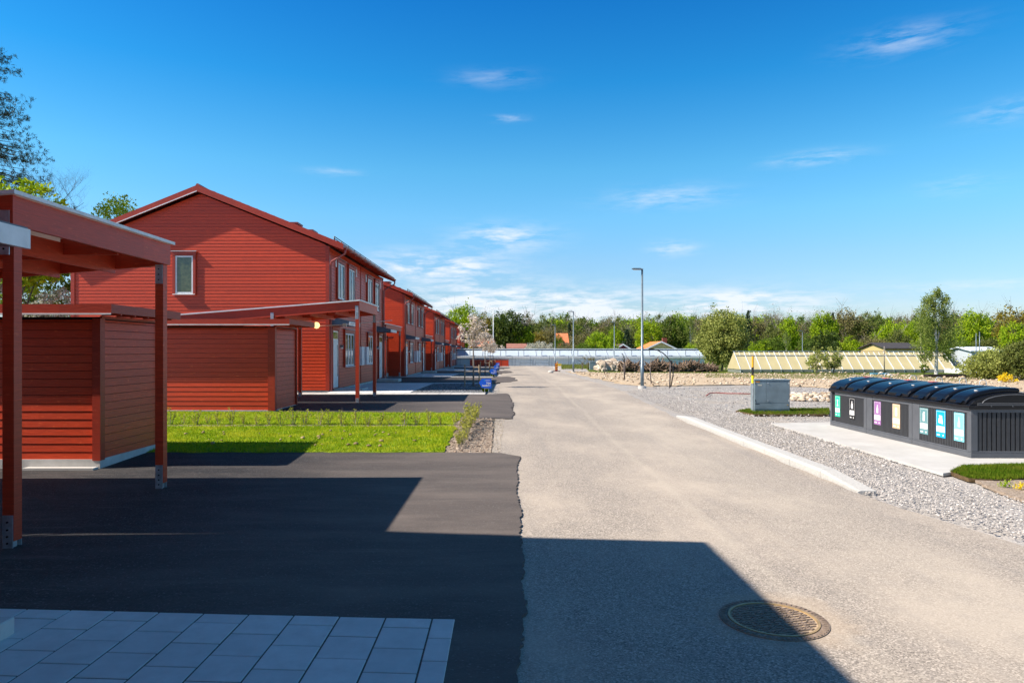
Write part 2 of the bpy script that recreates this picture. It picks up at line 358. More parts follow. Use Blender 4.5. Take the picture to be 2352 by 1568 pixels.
# driveways of dark asphalt, laid on the edge of the road with a ragged seam
seam = px([(1196,1568)]) 
d1r = px([(1190,1568),(1196,1500),(1200,1440),(1209,1390),(1199,1350),(1204,1300),(1197,1250),(1193,1225),(1198,1180),(1187,1130),(1190,1110),(1187,1075),(1196,1050)])
d1r = [(.12,-5),(.12,2)]+d1r
sheet('driveway', [(-16,-5)]+jag(d1r, .022, .05, 11)+[px([(1150,1042)])[0], px([(1018,1041)])[0], px([(395,1038)])[0], (-16,14.6)], .022, DRIVE)
HY = [29.3, 51.7, 74.2, 96.6, 119.5]; HX = -7.48
HB = [-1.70, -1.92, -2.14, -2.27, -2.50]
d2 = px([(1128,962),(1176,962),(1181,950),(1175,942),(1179,928),(1172,915),(1166,905)])
sheet('driveway', [(-16,20.35)]+[px([(1064,950)])[0], px([(1085,962)])[0]]+jag(d2, .05, .12, 12)+[(.1,28.6),(-.62,27.7),(-16,27.6)], .022, DRIVE)
for k, Y0 in enumerate(HY[:4]):
    ya, yb = Y0+10.4, HY[k+1]-1.7
    bl = jag([(-.4,ya-.4),(.45,ya+1.2),(.95,ya+3.5),(.75,ya+6.5),(.9,yb-1.5),(.35,yb+1.6),(-.55,yb+1.2)], .12, .4, 20+k)
    sheet('driveway', [(-16,ya)]+bl+[(-.55,yb),(-16,yb)], .022, DRIVE)
# paved forecourts, one per pair of houses
def tiles(x0, x1, y0, y1, s, gap, th, jit, mat, off, name='paving', half=True, clip=None):
    mb = MB(); r = random.Random(5); i = 0; x = x1
    first = True
    while x > x0+.01:
        wd = s*.5 if (half and first) else s; first = False
        xa = max(x0, x-wd); y = y1; ph = s*(.5 if i % 2 else 1.0)
        while y > y0+.01:
            ya = max(y0, y-ph); ph = s
            if not clip or clip(.5*(x+xa), .5*(y+ya)):
                z = off+r.uniform(-jit, jit); e = gap/2; b = .004
                a0, a1, b0, b1 = xa+e, x-e, ya+e, y-e
                z0, z1, z2, z3 = [g(p, q)+z for p, q in ((a0,b0),(a1,b0),(a1,b1),(a0,b1))]
                mb.add([(a0,b0,z0-th),(a1,b0,z1-th),(a1,b1,z2-th),(a0,b1,z3-th),(a0,b0,z0-b),(a1,b0,z1-b),(a1,b1,z2-b),(a0,b1,z3-b),
                        (a0+b,b0+b,z0),(a1-b,b0+b,z1),(a1-b,b1-b,z2),(a0+b,b1-b,z3)],
                       [(8,9,10,11),(0,1,5,4),(1,2,6,5),(2,3,7,6),(3,0,4,7),(4,5,9,8),(5,6,10,9),(6,7,11,10),(7,4,8,11)])
            y = ya
        x = xa; i += 1
    o = mb.build(name, mat); tag(o, None, None, None, 'structure'); return o
tm = Mat('grey_pavers', .8, .3)
gi = tm.n('ShaderNodeNewGeometry').outputs['Random Per Island']
c = tm.ramp(tm.noise(5,7,.7), [(.3,(.58,.575,.56)),(.7,(.72,.715,.70))]); c = tm.mix(tm.math('MULTIPLY', gi, .35), c, (.46,.455,.45))
bl_ = tm.noise(1.1,7,.7); c = tm.mix(tm.math('MULTIPLY', tm.math('SUBTRACT', bl_, .48), 2.2, True), c, (.46,.455,.45)); sp_ = tm.math('MULTIPLY', tm.math('SUBTRACT', tm.noise(45,2), .70), 9, True); c = tm.mix(sp_, c, (.7,.7,.68)); tm.col(c); tm.bump(tm.noise(90,4,.7), .3, .004); PAVE = tm.m
pv = tiles(-6.3, -.36, .9, 5.20, .358, .013, .05, .0015, PAVE, .030)
# the near edge runs very slightly off square to the street
for v in pv.data.vertices:
    v.co.y += -.060*(v.co.x+.36)
sheet('bedding_sand', [(-6.3,.9),(-.37,.9),(-.37,5.17),(-6.3,5.54)], .024, DRIVE)
for k, Y0 in enumerate(HY):
    tiles(-7.40, -3.9, Y0-.75, Y0+9.6, .7 if k else .35, .006, .04, .001, PAVE, .03, half=False)
    tiles(-12.5 if k == 0 else -9, -.72, Y0-1.72, Y0-.78, .47, .008, .04, .001, PAD, .034, half=False)
    tiles(-3.88, -.72, Y0+8.7, Y0+9.6, .45, .008, .04, .001, PAVE, .03, half=False)
    sheet('gravel_bed', rect(-3.88, -.72, Y0-.76, Y0+8.68), .02, BEDGR)
    sheet('plinth_ground', rect(-18.6, -7.41, Y0-.77, Y0+14), .012, BEDGR)
# lawn, soil bed
soil = px([(1018,1041),(1128,1042),(1132,1010),(1131,962),(1085,962),(1060,950),(1040,976)])
sheet('soil_bed', jag(soil+[soil[0]], .02, .15, 6)[:-1], .008, SOIL, label='bare pale soil beside the road')
sheet('soil_strip', px([(250,984),(1050,985),(1048,972),(250,973)]), .012, SOIL)
lawn_a = px([(200,1042),(1021,1041),(1048,984),(1040,980.5),(200,981)])
lawn_b = px([(200,977),(1042,977),(1066,955),(1058,950),(200,946)])
LG = Mat('lawn_ground', .9, .1); LG.col(LG.ramp(LG.noise(3,6,.7), [(.3,(.10,.17,.01)),(.6,(.20,.27,.02)),(.85,(.36,.32,.10))])); LGM = LG.m
LT = Mat('turf_soil', .9, .1); LT.col(LT.ramp(LT.noise(12,6,.7), [(.3,(.06,.04,.02)),(.7,(.16,.11,.06))])); TS = LT.m
def inside(p, poly):
    x, y = p; c = False; n = len(poly)
    for i in range(n):
        x1, y1 = poly[i]; x2, y2 = poly[i-1]
        if (y1 > y) != (y2 > y) and x < (x2-x1)*(y-y1)/(y2-y1)+x1: c = not c
    return c
def blades(name, poly, n, h, wd, mat, label, off=0, zf=None, seed=3):
    r = np.random.default_rng(seed); X = [p[0] for p in poly]; Y = [p[1] for p in poly]
    V = []; k = 0
    while k < n:
        x = r.uniform(min(X), max(X)); y = r.uniform(min(Y), max(Y))
        if not inside((x, y), poly): continue
        a = r.uniform(0, 6.28); hh = h*r.uniform(.5, 1.25); dx, dy = math.cos(a)*wd, math.sin(a)*wd; lx, ly = r.normal(0, .35*h, 2)
        z = g(x, y)+off+(zf(x, y) if zf else 0)
        V += [(x-dx,y-dy,z),(x+dx,y+dy,z),(x+lx,y+ly,z+hh)]; k += 1
    m = quads_mesh(name, V, np.arange(len(V)).reshape(-1, 3)); m.materials.append(mat)
    o = link(bpy.data.objects.new(name, m)); tag(o, label, 'grass', None, 'stuff'); return o
for i, pl in enumerate((lawn_a, lawn_b)):
    pl = jag(pl+[pl[0]], .045, .16, 30+i)[:-1]
    sheet('lawn', pl, .03, LGM, label='sunlit green lawn')
    blades('lawn_grass', pl, 42000 if i == 0 else 24000, .045, .007, LAWN, ['short bright lawn grass nearest the driveway', 'short bright lawn grass in the strip beside the shed'][i], .03, None, 3+i)

# ------------------------------------------------------------------ siding
def siding(mb, a, b, n, z0, ztop, pitch=.143, srange=None, t=.0150, ph=0):
    """horizontal lapped boards on the wall a->b (xy), outward normal n"""
    L = math.hypot(b[0]-a[0], b[1]-a[1]); u = ((b[0]-a[0])/L, (b[1]-a[1])/L); z = z0
    def P(s, d, zz): return (a[0]+u[0]*s+n[0]*d, a[1]+u[1]*s+n[1]*d, zz)
    while z < ztop-.01:
        z1 = min(z+pitch-.009, ztop)
        s0a, s1a = srange(z) if srange else (0, L); s0b, s1b = srange(z1) if srange else (0, L)
        if s1a-s0a > .05:
            if s1b <= s0b: s0b = s1b = (s0b+s1b)/2
            mb.add([P(s0a,0,z),P(s1a,0,z),P(s1b,0,z1),P(s0b,0,z1),P(s0a,t,z),P(s1a,t,z),P(s1b,.006,z1),P(s0b,.006,z1)],
                   [(4,5,6,7),(0,1,5,4),(3,7,6,2),(0,4,7,3),(1,2,6,5)])
        z += pitch

# ------------------------------------------------------------------ red house (a pair of dwellings); local origin: front corner, x back to -11, y 0..13.1
WD, LN = 11.0, 13.1
def roofz(x): return 8.72-.404*abs(x+WD/2)
def fr(ox, oy, oz, ux, uy, nx, ny):
    return Matrix(((ux, nx, 0, ox), (uy, ny, 0, oy), (0, 0, 1, oz), (0, 0, 0, 1)))
def window(root, M, w, h, mull, glass=None, name='window', label=None):
    f = MB(); f.M = M; t = .065
    f.box(0, w, .03, .062, 0, t); f.box(0, w, .03, .062, h-t, h); f.box(0, t, .03, .062, t, h-t); f.box(w-t, w, .03, .062, t, h-t)
    for s in mull: f.box(s-.05, s+.05, .03, .06, t, h-t)
    o = f.build(name, WHITE, root)
    if label: o['label'] = label
    p = MB(); p.M = M; p.box(t, w-t, .024, .040, t, h-t); p.build('pane', glass or GLASS, o)
    c = MB(); c.M = M; k = .115
    c.box(-k, -.004, .02, .085, -.05, h+.02); c.box(w+.004, w+k, .02, .085, -.05, h+.02); c.box(-k-.02, w+k+.02, .02, .095, h+.022, h+.17)
    c.build('casing', RED2, o)
    s = MB(); s.M = M; s.prism([(.02,-.03),(.14,-.05),(.14,-.035),(.02,-.004)], -.10, w+.10, 'x'); s.build('sill', WHITE, o)
    hd = MB(); hd.M = M; hd.prism([(.02,h+.205),(.15,h+.175),(.15,h+.190),(.02,h+.222)], -k-.05, w+k+.05, 'x'); hd.build('head_flashing', GALV, o)
    return o
def build_house():
    root = empty('red_house')
    w_ = MB(); w_.prism([(0,-.02),(-WD,-.02),(-WD,roofz(-WD)-.30),(-WD/2,roofz(-WD/2)-.30),(0,roofz(0)-.30)], 0, LN, 'y'); w_.build('wall_core', DARKIN, root)
    fo = MB(); fo.box(-WD+.02, -.02, .02, LN-.02, -.45, -.021); fo.build('foundation', CONC, root)
    def sr(z):                                         # where the gable boards end under the roof
        lim = (8.72-.30-z)/.404
        return (max(0, WD/2-lim), min(WD, WD/2+lim))
    s = MB(); siding(s, (-WD,0), (0,0), (0,-1), 0, 8.40, srange=sr); s.build('gable_cladding', RED, root)
    s = MB(); siding(s, (0,LN), (-WD,LN), (0,1), 0, 8.40, srange=sr); s.build('gable_cladding', RED, root)
    s = MB(); siding(s, (0,0), (0,LN), (1,0), 0, 6.15); s.build('front_cladding', RED, root)
    s = MB(); siding(s, (-WD,LN), (-WD,0), (-1,0), 0, 6.15); s.build('rear_cladding', RED, root)
    for (x0,x1,y0,y1) in ((-.005,.045,-.045,.12),(-.12,-.006,-.045,-.001),(-.005,.045,LN-.12,LN+.045),(-WD-.045,-WD+.12,-.045,-.001),(-WD-.045,-WD-.001,LN-.1,LN+.045)):
        b = MB(); b.box(x0,x1,y0,y1,-.02,roofz(0)-.32 if x1 > -1 else roofz(-WD)-.32); b.build('corner_board', RED2, root)
    b = MB(); b.box(.0, .038, LN/2-.035, LN/2+.035, 0, 6.1); b.build('party_board', RED2, root)
    # roof: sheet-metal/tile slab, boards under it, ridge, verge boards
    th = .09; ov = .68; e0, e1 = ov, -WD-ov; oy = .27
    for sgn in (1, -1):
        xe = ov if sgn == 1 else -WD-ov; xr = -WD/2
        r = MB(); r.prism([(xe,roofz(xe)),(xr,roofz(xr)),(xr,roofz(xr)-th),(xe,roofz(xe)-th)], -oy, LN+oy, 'y')
        n = int(4.9/.35)                               # rows of tile steps
        for i in range(17):
            t0 = i/17; xa = xe+(xr-xe)*t0; xb = xe+(xr-xe)*(t0+.9/17)
            r.prism([(xa,roofz(xa)+.002),(xa,roofz(xa)+.035),(xb,roofz(xb)+.008),(xb,roofz(xb)+.002)], -oy+.02, LN+oy-.02, 'y')
        r.build('roof', REDM, root)
    rd = MB(); rd.tube([(-WD/2,-oy-.01,roofz(-WD/2)+.0),(-WD/2,LN+oy+.01,roofz(-WD/2)+.0)], .085, 10); rd.build('ridge_cap', REDM, root)
    for y0, y1 in ((-oy-.03,-oy),(LN+oy,LN+oy+.03)):
        v = MB()
        v.prism([(e0+.02,roofz(e0)+.02),(-WD/2,roofz(-WD/2)+.02),(-WD/2,roofz(-WD/2)-.26),(e0+.02,roofz(e0)-.24)], y0, y1, 'y'); v.build('verge_board', RED2, root)
        v = MB(); v.prism([(e1-.02,roofz(e1)+.02),(-WD/2,roofz(-WD/2)+.02),(-WD/2,roofz(-WD/2)-.26),(e1-.02,roofz(e1)-.24)], y0, y1, 'y'); v.build('verge_board', RED2, root)
        q = MB(); yy0, yy1 = (y0-.02, y0-.001) if y0 < 0 else (y1+.001, y1+.02)
        q.prism([(e1-.03,roofz(e1)-.205),(-WD/2-.02,roofz(-WD/2)-.225),(-WD/2-.02,roofz(-WD/2)-.262),(e1-.03,roofz(e1)-.24)], yy0, yy1, 'y'); q.build('drip_edge', WHITE, root)
    for x in (.02, -WD-.08):                          # rafter ends and eaves board
        for i in range(23):
            rf = MB(); y = .05+i*(LN-.1)/22
            if x > -1: rf.prism([(0,roofz(0)-th-.005),(ov-.03,roofz(ov-.03)-th-.005),(ov-.03,roofz(ov-.03)-th-.10),(0,roofz(0)-th-.16)], y-.024, y+.024, 'y')
            else: rf.prism([(-WD,roofz(-WD)-th-.005),(-WD-ov+.03,roofz(-WD-ov+.03)-th-.005),(-WD-ov+.03,roofz(-WD-ov+.03)-th-.10),(-WD,roofz(-WD)-th-.16)], y-.024, y+.024, 'y')
            rf.build('rafter_end', RED3, root)
    for sx, side in ((ov+.065, 1), (-WD-ov-.065, -1)):
        gz = roofz(ov)-.10; gt = MB(); pr = [(sx+.065*math.cos(a), gz+.065*math.sin(a)) for a in np.linspace(math.pi, 2*math.pi, 9)]
        pr2 = [(sx+.058*math.cos(a), gz+.058*math.sin(a)) for a in np.linspace(2*math.pi, math.pi, 9)]
        gt.prism(pr+pr2, -oy-.03, LN+oy+.03, 'y'); gutter = gt.build('gutter', REDM, root)
        if side == 1:
            for i in range(13):
                br = MB(); y = -.1+i*(LN+.2)/12; br.box(sx-.07, sx+.075, y-.012, y+.012, gz-.085, gz-.070); br.box(sx+.068, sx+.078, y-.012, y+.012, gz-.085, gz+.02)
                br.build('bracket', GALV, gutter)
    gz = roofz(ov)-.10; sx = ov+.065
    for yy, bo in ((.06, 1), (LN-.06, -1)):
        d = MB(); yd = -.12 if bo == 1 else LN+.12
        d.smooth = True
        d.tube([(sx,yd,gz-.04),(sx,yd,gz-.22),(sx-.03,yd,gz-.30),(.16,yd+.0*bo,gz-.62),(.10,yd+.10*bo,gz-.72),(.10,yd+.14*bo,gz-.85),(.10,yd+.14*bo,.02),(.13,yd+.14*bo,-.08),(.24,yd+.14*bo,-.14)], .042, 10)
        d.build('downpipe', REDM, root)
    sg = MB(); sg.smooth = True
    for k in (0, 1): sg.tube([(ov-.42,-.05,roofz(ov-.42)+.10+k*.09),(ov-.42,LN+.05,roofz(ov-.42)+.10+k*.09)], .018, 6)
    for i in range(11):
        y = -.05+i*(LN+.1)/10; sg.box(ov-.44, ov-.40, y-.02, y+.02, roofz(ov-.42), roofz(ov-.42)+.20)
    sg.build('snow_guard', plain('black_metal', (.03,.02,.02), .5), root)
    for (x, y, s_) in ((-2.55,3.4,.55),(-1.9,3.9,.42),(-2.55,LN-3.4,.55),(-1.9,LN-3.9,.42)):
        v = MB(); v.box(x-s_/2,x+s_/2,y-.35,y+.35,roofz(x)-.2,roofz(x)+.17); v.box(x-s_/2-.06,x+s_/2+.06,y-.42,y+.42,roofz(x)+.171,roofz(x)+.25); v.build('roof_vent', REDM, root)
    # gable windows
    window(root, fr(-6.55,0,4.14,1,0,0,-1), .76, 1.62, [], GLASS2)
    window(root, fr(-5.8,LN,4.14,-1,0,0,1), .76, 1.62, [], GLASS2)
    for m in (0, 1):                                   # two mirrored dwellings
        def yy(a, w): return a if m == 0 else LN-a-w
        def mu(ms, w): return ms if m == 0 else [w-q for q in ms]
        for a in (1.42, 3.62):
            window(root, fr(0,yy(a,1.28),4.06,0,1,1,0), 1.28, 1.60, [.64])
        window(root, fr(0,yy(2.85,1.9),.97,0,1,1,0), 1.9, 1.55, mu([.66,1.25], 1.9))
        # door with a light above it
        y0 = yy(.48, 1.0); Mx = fr(0, y0, .06, 0, 1, 1, 0)
        d = MB(); d.M = Mx; d.box(0,1.0,.028,.06,0,2.52); door = d.build('door', WHITE, root)
        lf = MB(); lf.M = Mx; lf.box(.07,.93,.061,.075,.03,2.08); lf.build('door_leaf', plain('pale_door', (.55,.62,.66), .4) if m == 0 and 'pale_door' not in bpy.data.materials else bpy.data.materials['pale_door'], door)
        p = MB(); p.M = Mx; p.box(.08,.92,.061,.068,2.16,2.45); p.build('transom_pane', GLASS2, door)
        p = MB(); p.M = Mx; s0 = .72 if m == 0 else .18; p.box(s0,s0+.09,.0755,.080,.5,1.9); p.build('door_pane', GLASS, door)
        h = MB(); h.M = Mx; hx = .88 if m == 0 else .12; h.tube([(hx,.075,1.02),(hx,.13,1.02),(hx-.12 if m == 0 else hx+.12,.13,1.02)], .011, 6); h.build('handle', GALV, door)
        c = MB(); c.M = Mx; c.box(-.12,-.004,.02,.085,-.06,2.56); c.box(1.004,1.12,.02,.085,-.06,2.56); c.box(-.14,1.14,.02,.095,2.562,2.70); c.build('casing', RED2, door)
        # wedge canopy, pale gutter on its front
        ya = yy(.10, 2.05); cn = MB(); cn.M = fr(0, ya, 2.80, 0, 1, 1, 0); cn.prism([(.02,0),(.86,.0),(.86,.15),(.02,.34)], 0, 2.05, 'x'); can = cn.build('canopy', GREYM, root)
        f = MB(); f.M = fr(0, ya, 2.80, 0, 1, 1, 0); f.box(-.02,2.07,.861,.90,-.015,.145); f.build('fascia', WHITE, can)
        f = MB(); f.M = fr(0, ya, 2.80, 0, 1, 1, 0); f.prism([(.02,.345),(.87,.152),(.87,.165),(.02,.36)], -.03, 2.08, 'x'); f.build('canopy_sheet', GREYM, can)
        # meter cabinet, wall lamp, small vents, door step
        c = MB(); c.M = fr(0, yy(5.62, .62), .95, 0, 1, 1, 0); c.box(0,.62,.02,.27,0,.95); cb = c.build('meter_cabinet', WHITE, root)
        c2 = MB(); c2.M = c.M; c2.box(.03,.59,.271,.279,.04,.91); c2.build('cabinet_door', WHITE, cb)
        l_ = MB(); ly = yy(1.95, .16); l_.box(.03,.16,ly,ly+.1,1.86,1.96); lb = l_.build('wall_lamp', GREYM, root)
        l_ = MB(); l_.box(.05,.15,ly+.01,ly+.09,1.78,1.859); l_.build('lamp_glass', WHITE, lb)
        for a in (1.05, 5.25):
            v = MB(); y_ = yy(a, .12); v.box(.02,.075,y_,y_+.12,5.42,5.82); v.build('air_vent', WHITE, root)
        st = MB(); ys = yy(.72, 1.4); st.box(.045,1.30,ys,ys+1.3,-.30,.02); st.build('doorstep', CONC, root, .008)
    for y in (1.5, 4.2, 8, 10.7):                      # rear windows
        window(root, fr(-WD,y+1.2,3.9,0,-1,-1,0), 1.2, 1.4, [.6])
    return root
H0 = build_house()
houses = []
hl = ['nearest whole red two-storey house, its big gable with one small window facing the camera',
      'second red two-storey house of the row, just beyond the nearest gable',
      'third red two-storey house down the row',
      'fourth red two-storey house down the row, its gable narrow between its neighbours',
      'farthest red two-storey house, half behind blossoming street trees']
for k in range(5):
    h = H0 if k == 0 else copy_tree(H0)
    h.location = (HX, HY[k], EYE+HB[k]); tag(h, hl[k], 'house', 'red timber houses along the street'); houses.append(h)
# the house beside the camera, whose shadow lies across the foreground
hn = copy_tree(H0); hn.location = (-4.83, 5.76-13.1, EYE-1.94); tag(hn, 'red house beside the camera, only its canopy and step show at left edge', 'house', 'red timber houses along the street')

# ------------------------------------------------------------------ carport; local origin: front-right near corner on the ground; x back to -W, y 0..D
def sheet_mat():
    m = Mat('pale_roof_sheet', .5, .4); m.col((.62,.60,.60)); tr = m.n('ShaderNodeBsdfTranslucent'); tr.inputs[0].default_value = (.8,.72,.70,1)
    ms = m.n('ShaderNodeMixShader'); ms.inputs[0].default_value = .26; m.l(m.b.outputs[0], ms.inputs[1]); m.l(tr.outputs[0], ms.inputs[2]); m.l(ms.outputs[0], m.t.nodes['Material Output'].inputs[0]); return m.m
def build_carport(Wd=7.3, D=3.35, hh=3.70, posts_left=True, mid=True):
    root = empty('carport'); sl_ = .081
    def zt(x): return hh+sl_*x
    def beam_x(y0, y1, top=0, h=.31, nm='crossbeam'):
        b = MB(); b.prism([(0,zt(0)-top),(-Wd,zt(-Wd)-top),(-Wd,zt(-Wd)-top-h),(0,zt(0)-top-h)], y0, y1, 'y'); return b.build(nm, RED3, root)
    beam_x(0, .045); beam_x(D-.045, D)
    for i, x in enumerate((-.045, -.86, -1.70, -2.6, -3.5, -4.4, -5.3, -6.2, -Wd)):
        b = MB(); t = .0 if i == 0 else .10; b.box(x, x+.045, .046, D-.046, zt(x)-t-(.31 if i == 0 else .27), zt(x)-t-.001); b.build('joist' if i else 'fascia_beam', RED3, root)
    for x in (-.46, -1.3, -2.2, -3.1):
        b = MB(); y = D*.62; b.box(x-.395, x+.365, y, y+.045, zt(x)-.29, zt(x)-.08); b.build('noggin', RED3, root)
    r = MB(); r.prism([(.03,zt(0)+.012),(-Wd-.1,zt(-Wd)+.012),(-Wd-.1,zt(-Wd)+.04),(.03,zt(0)+.04)], -.03, D+.03, 'y')
    r.build('roof_sheet', sheet_mat() if 'pale_roof_sheet' not in bpy.data.materials else bpy.data.materials['pale_roof_sheet'], root)
    e = MB(); e.box(.031,.05,-.05,D+.05,zt(0)+.002,zt(0)+.045); e.prism([(.05,zt(0)+.004),(-Wd-.1,zt(-Wd)+.004),(-Wd-.1,zt(-Wd)+.045),(.05,zt(0)+.045)], -.05, -.031, 'y'); e.build('roof_edge_strip', GALV if False else WHITE, root)
    P = [(-.145,.05),(-.145,D-.17)]
    if mid: P += [(-3.05,D-.17),(-3.05,.05)]
    P += [(-Wd+.05,.05),(-Wd+.05,D-.17)]
    for i, (x, y) in enumerate(P):
        if not mid and i > 3: pass
        h = zt(x)-.31; p = MB(); p.box(x-.0, x+.12, y, y+.12, .10, h+.0); po = p.build('post', RED3, root)
        s = MB(); s.box(x+.006, x+.114, y-.008, y-.001, .0, .37); s.box(x+.03,x+.09,y+.03,y+.09,0,.099)
        s.box(x+.006, x+.114, y+.121, y+.128, .0, .37)
        s.build('post_shoe', GALV, po)
        ny = y < .5; yb_ = -.012 if ny else y-.012; zb0, zb1 = (h-.30, h+.16) if ny else (h-.29, h-.002)
        s = MB(); s.box(x+.006, x+.114, yb_, yb_+.010, zb0, zb1); s.build('post_bracket', GALV, po)
        for z in (.08,.15,.22,.30): s = MB(); s.tube([(x+.06,y-.0085,z),(x+.06,y-.020,z)], .011, 8); s.build('bolt', DARKIN, po)
        for z in (zb0+.06,zb0+.14,zb0+.22): s = MB(); s.tube([(x+.06,yb_-.0005,z),(x+.06,yb_-.010,z)], .011, 8); s.build('bolt', DARKIN, po)
    return root
cp = build_carport(); cp.location = (-5.075, 7.07, g(-5,8.7)); tag(cp, 'nearest red carport, open roof with posts on metal shoes at the left edge', 'carport', 'red carports')
z0 = cp.location.z
cp2 = copy_tree(cp); cp2.location = (-4.92, 23.4, EYE+1.70-3.70); tag(cp2, 'red carport with a round lamp behind the second shed, in front of the nearest gable', 'carport', 'red carports')
ll = [MB().tube([(-2.6,3.0,3.0),(-2.6,2.93,3.0)], .105, 20)]
gl = Mat('globe_glass', .3, .5); gl.col((.95,.85,.55)); gl.b.inputs['Emission Color'].default_value = (1,.72,.25,1); gl.b.inputs['Emission Strength'].default_value = 1.1
def sphere(mb, c, r, n=14, m=8, sz=1):
    vs = []; fs = []
    for j in range(m+1):
        for i in range(n):
            t = math.pi*j/m; a = 2*math.pi*i/n; vs.append((c[0]+r*math.sin(t)*math.cos(a), c[1]+r*math.sin(t)*math.sin(a), c[2]+r*sz*math.cos(t)))
    for j in range(m):
        for i in range(n): fs.append((j*n+i, j*n+(i+1) % n, (j+1)*n+(i+1) % n, (j+1)*n+i))
    mb.add(vs, fs); mb.smooth = True; return mb
def car_lamp(root, x, y, z):
    l0 = sphere(MB(), (x,y,z), .125).build('ceiling_lamp', gl.m, root)
    b = MB(); b.tube([(x,y+.05,z),(x,y+.18,z)], .06, 12); b.build('lamp_base', WHITE, l0)
    c = MB(); c.tube([(x-3.2,y+.19,z-.20),(x,y+.19,z-.02),(x+1.05,y+.19,z+.03),(x+2.9,y+.19,z+.20)], .012, 6); c.box(x+.98,x+1.12,y+.14,y+.21,z-.05,z+.08); c.build('cable_run', WHITE, root)
car_lamp(cp2, -2.30, 3.05, 2.98)
ss = MB(); sphere(ss, (-2.2, 3.0, 3.0), .12); ss.build('ceiling_lamp', WHITE, cp)
dc = [copy_tree(cp) for _ in range(4)]
dcl = ['carport beside the second house of the row, its pale purplish end board facing the street', 'carport beside the third house of the row', 'carport beside the fourth house of the row', 'carport beside the farthest house of the row']
for k, d in enumerate(dc):
    Yn = HY[k+1]; d.location = (-7.55, Yn-7.6, EYE+1.72-3.70-(.0 if k == 0 else (HB[1]-HB[k+1])-.0)+0); d.scale = (1, 2.0, 1); tag(d, dcl[k], 'carport', 'red carports')
# ------------------------------------------------------------------ shed; local origin near right corner of the wall at ground; x to -3.6, y 0..2
def build_shed(Wd=3.9, D=2.05):
    root = empty('shed'); H = 2.62
    f = MB(); f.box(-Wd,.0,.0,D,-.3,.16); f.build('foundation', CONC, root)
    c = MB(); c.box(-Wd+.03,-.03,.03,D-.03,.161,H+.05); c.build('wall_core', DARKIN, root)
    s = MB(); siding(s, (-Wd,.03), (-.13,.03), (0,-1), .15, H-.0); s.build('front_cladding', RED, root)
    s = MB(); siding(s, (-.03,.13), (-.03,D-.06), (1,0), .15, H-.0); s.build('side_cladding', RED, root)
    s = MB(); siding(s, (0,D-.03), (-Wd,D-.03), (0,1), .15, H-.0); siding(s, (-Wd+.03,D), (-Wd+.03,0), (-1,0), .15, H); s.build('rear_cladding', RED, root)
    for (x0,x1,y0,y1) in ((-.13,.012,-.012,.035),(-.035,.012,.036,.13),(-.035,.012,D-.06,D+.012),(-Wd-.012,-Wd+.1,-.012,.04)):
        b = MB(); b.box(x0,x1,y0,y1,.14,H+.02); b.build('corner_board', RED2, root)
    b = MB(); b.box(-.02,.014,.04,D-.02,H+.021,H+.07); b.build('head_board', RED2, root)
    o1 = .36
    r = MB(); r.box(-Wd-.2,o1-.03,-.249,D+.17,H+.20,H+.235); r.build('roof', REDM, root)
    a = MB(); a.box(-Wd-.2,o1,-.28,-.25,H+.10,H+.255); a.build('front_fascia', RED2, root)
    a = MB(); a.box(o1-.03,o1,-.249,D+.20,H+.10,H+.255); a.build('side_fascia', RED2, root)
    a = MB(); a.box(-Wd-.2,o1,-.295,-.282,H+.075,H+.10); a.build('drip_strip', WHITE, root)
    for i in range(5): j = MB(); y = .08+i*(D-.2)/4; j.box(-.02,o1-.04,y,y+.045,H+.075,H+.199); j.build('rafter_end', RED3, root)
    return root
sh = build_shed(); z1 = EYE+.80-2.875; sh.location = (-7.10, 12.03, z1)
tag(sh, 'nearest red shed, between the carport posts at left', 'shed', 'red garden sheds')
sh2 = copy_tree(sh); sh2.location = (-6.84, 20.45, EYE+.935-2.875); tag(sh2, 'red shed on the far side of the lawn, just in front of the nearest gable', 'shed', 'red garden sheds')
sh2.scale = (1.5, 1.08, 1)
for k in range(4):
    s_ = copy_tree(sh); s_.location = (-8.6, HY[k+1]-2.45, g(-8,HY[k+1])+.15); s_.scale = (1,1,1)
    tag(s_, ['red shed tucked under the carport of the second house', 'red shed tucked under the carport of the third house', 'red shed tucked under the carport of the fourth house', 'red shed tucked under the carport of the farthest house'][k], 'shed', 'red garden sheds')
# thin pale slab along the foot of the near shed
b = MB(); p = G(70,1078); b.box(-8.35,-7.12,11.86,12.02,g(-8,12)-.05,g(-8,12)+.06); tag(b.build('kerb_slab', PAD), 'thin white slab lying along the foot of the nearest shed', 'slab')

